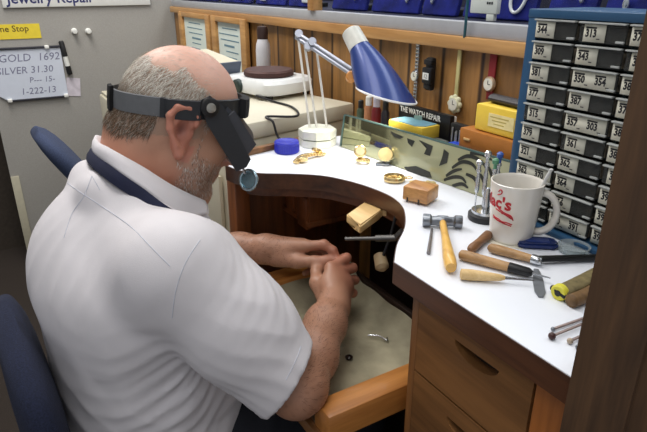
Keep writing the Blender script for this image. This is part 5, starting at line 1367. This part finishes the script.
# front cover plate between the arms, curved
n = 14
for (sa, wa, sb, wb) in [(.022, .040, HLn*.80, .050)]:
    rings_ = []
    for i in range(n+1):
        x = -.086+.172*i/n; bow = .030*(1-(x/.086)**2)
        rings_.append([HM_(x, sa, wa-.022+bow), HM_(x, sb, wb-.022+bow), HM_(x, sb, wb-.018+bow), HM_(x, sa, wa-.018+bow)])
    m.loft(rings_)
m.build('cover_plate', HOOD, vz, sharp=40)
for s in (-1, 1):
    m = MB(); slab([(.030, .017), (.028, .033), (HLn*.80, .038), (HLn*.86, .016)], s*.0845, s*.0895); m.build('lens_box_side', mat('slate lens box', (60, 62, 68), .4), vz, sharp=30)
LENSG = clear('pale blue lens glass', (190, 214, 222), .03, .14, (225, 238, 242))
m = MB(); rings_ = []
for i in range(n+1):
    x = -.084+.168*i/n; bow = .022*(1-(x/.084)**2)
    rings_.append([HM_(x, HLn*.86, -.014+bow*.3), HM_(x, HLn*.95, .014+bow), HM_(x, HLn*.95+.002, .014+bow), HM_(x, HLn*.86+.002, -.014+bow*.3)])
m.loft(rings_); m.build('lens_plate', LENSG, vz, sharp=40)
for s in (1, -1):
    kn_ = Vector((bC[0]+s*.0915, piv.y, piv.z)); M = zframe(kn_, (s, 0, 0))
    MB().lathe([(.0145, -.002), (.0150, .001), (.0150, .005), (.0125, .007), (0, .0072)], 26, M=M).build('pivot_knob', BLACK, vz)
    MB().lathe([(.0075, .0068), (.0075, .0092), (.005, .0102), (0, .0102)], 20, M=M).build('pivot_screw', mat('nickel screw', (176, 174, 166), .35, .8), vz)
# round auxiliary loupe at the lower right corner
lc = at_x(248.5, 180, bC[0]+.076)
ldir = (Vector((.50, -.80, .30))).normalized(); M = zframe(lc, ldir)
lp_ = MB().tube([lc+M.to_3x3() @ Vector((.0165*math.cos(a), .0165*math.sin(a), 0)) for a in np.linspace(0, 2*math.pi, 33)[:-1]], .0030, 10, closed=True)
lp_ = lp_.build('loupe_ring', mat('steel blue loupe ring', (158, 180, 190), .2, .9), vz)
MB().lathe([(.0158, -.001), (.008, .0018), (0, .0028)], 28, M=M).lathe([(.0158, -.001), (.008, -.003), (0, -.004)], 28, M=M).build('loupe_lens', LENSG, lp_)
MB().tube([HM_(.086, HLn*.93, 0), lc+(HM_(.086, HLn*.93, 0)-lc).normalized()*.0165], .0024, 8).ell(HM_(.086, HLn*.955, .002), (.005, .005, .005)).build('loupe_bracket', CHROME, lp_)

# ------------------------------------------------------------------ chairs
def office_chair(label, loc, rz, seat_z, back_tilt, cloth, back_h, back_lo, wback):
    t = thing('office_chair', label, 'chair', loc)
    R = T(loc) @ rotz(rz)
    b = MB(); b.box((0, .02, seat_z-.04), (.46, .44, .08), .035, M=R, seg=4); b.build('seat', cloth, t)
    tl = Matrix.Rotation(back_tilt, 4, 'X'); M = R @ T((0, -.19, seat_z+back_lo)) @ tl
    rings_ = []
    for i in range(13):
        f = i/12; z = back_h*f; w = wback*(.80+.20*math.sin(math.pi*min(1, f*.75+.2)))*(1-.5*max(0, f-.86)/.14*max(0, f-.86)/.14); th = .034*(1-.55*abs(2*f-1)**4)
        rings_.append([M @ Vector((w*math.copysign(abs(math.cos(a))**.55, math.cos(a)), -.02*math.cos(f*3.1)+th*math.copysign(abs(math.sin(a))**.8, math.sin(a))+.05*(abs(math.cos(a))**2)*0, z)) for a in np.linspace(0, 2*math.pi, 29)[:-1]])
    MB().loft(rings_).build('backrest', cloth, t, sharp=70)
    MB().tube(smooth_path([R @ Vector((0, .0, seat_z-.085)), R @ Vector((0, -.20, seat_z-.085)), R @ Vector((0, -.27, seat_z)), M @ Vector((0, -.035, back_h*.4))], 5), .016, 10, flat=(.03, .008)).build('back_support', BLACK, t)
    MB().lathe([(.028, .09), (.028, .25), (.018, .25), (.018, seat_z-.08)], 18, M=R).build('gas_column', BLACK, t)
    for k in range(5):
        a = 2*math.pi*k/5+.3; e = Vector((.27*math.cos(a), .27*math.sin(a), .075))
        MB().tube([R @ Vector((0, 0, .10)), R @ e], [.022, .014], 10).build('base_arm', BLACK, t)
        MB().lathe([(.0, -.012), (.026, -.012), (.028, 0), (.026, .012), (0, .012)], 16, M=R @ zframe(e-Vector((0, 0, .047)), (-math.sin(a), math.cos(a), 0))).build('caster', BLACK, t)
    return t
office_chair('navy fabric office chair the man is sitting on, lower left corner', (-.915, .192, 0), math.radians(4), .455, math.radians(12), NAVY, .34, .055, .205)
office_chair('empty slate blue office chair behind his shoulder by the grey partition', (-1.99, .545, 0), math.radians(0), .46, math.radians(40), mat('slate blue chair fabric', (54, 64, 90), .95, var=.25, scale=300, bump=.5, bscale=600), .42, .11, .17)

# ------------------------------------------------------------------ light
def area(name, loc, size, power, col, rot=(0, 0, 0), sy=None):
    l = bpy.data.lights.new(name, 'AREA'); l.energy = power; l.size = size; l.color = col
    if sy: l.shape = 'RECTANGLE'; l.size_y = sy
    o = bpy.data.objects.new(name, l); COL.objects.link(o); o.location = loc; o.rotation_euler = rot; return o
area('ceiling_panel_light', (-.75, .25, 2.57), 1.2, 12.5, (1, .97, .93), sy=.6)
area('ceiling_panel_light', (-2.2, .1, 2.57), 1.2, 34, (1, .97, .94), sy=.6)
area('ceiling_panel_light', (.2, -.6, 2.57), 1.2, 10, (.97, .98, 1), sy=.6)
area('case_light', (-1.3, YW+.33, 1.95), 3.0, 16, (.95, .97, 1), sy=.3)
l = bpy.data.lights.new('lamp_bulb_light', 'SPOT'); l.energy = 2.2; l.color = (1, .93, .82); l.spot_size = math.radians(115); l.spot_blend = .6; l.shadow_soft_size = .03
o = bpy.data.objects.new('lamp_bulb_light', l); COL.objects.link(o); o.location = cbot.lerp(opn, .92); o.rotation_euler = (e1.cross(e2) if e1.cross(e2).z < 0 else -e1.cross(e2)).to_track_quat('-Z', 'Y').to_euler()
w = bpy.data.worlds.new('world'); SC.world = w; w.use_nodes = True
w.node_tree.nodes['Background'].inputs[0].default_value = (.94, .96, 1, 1); w.node_tree.nodes['Background'].inputs[1].default_value = .42
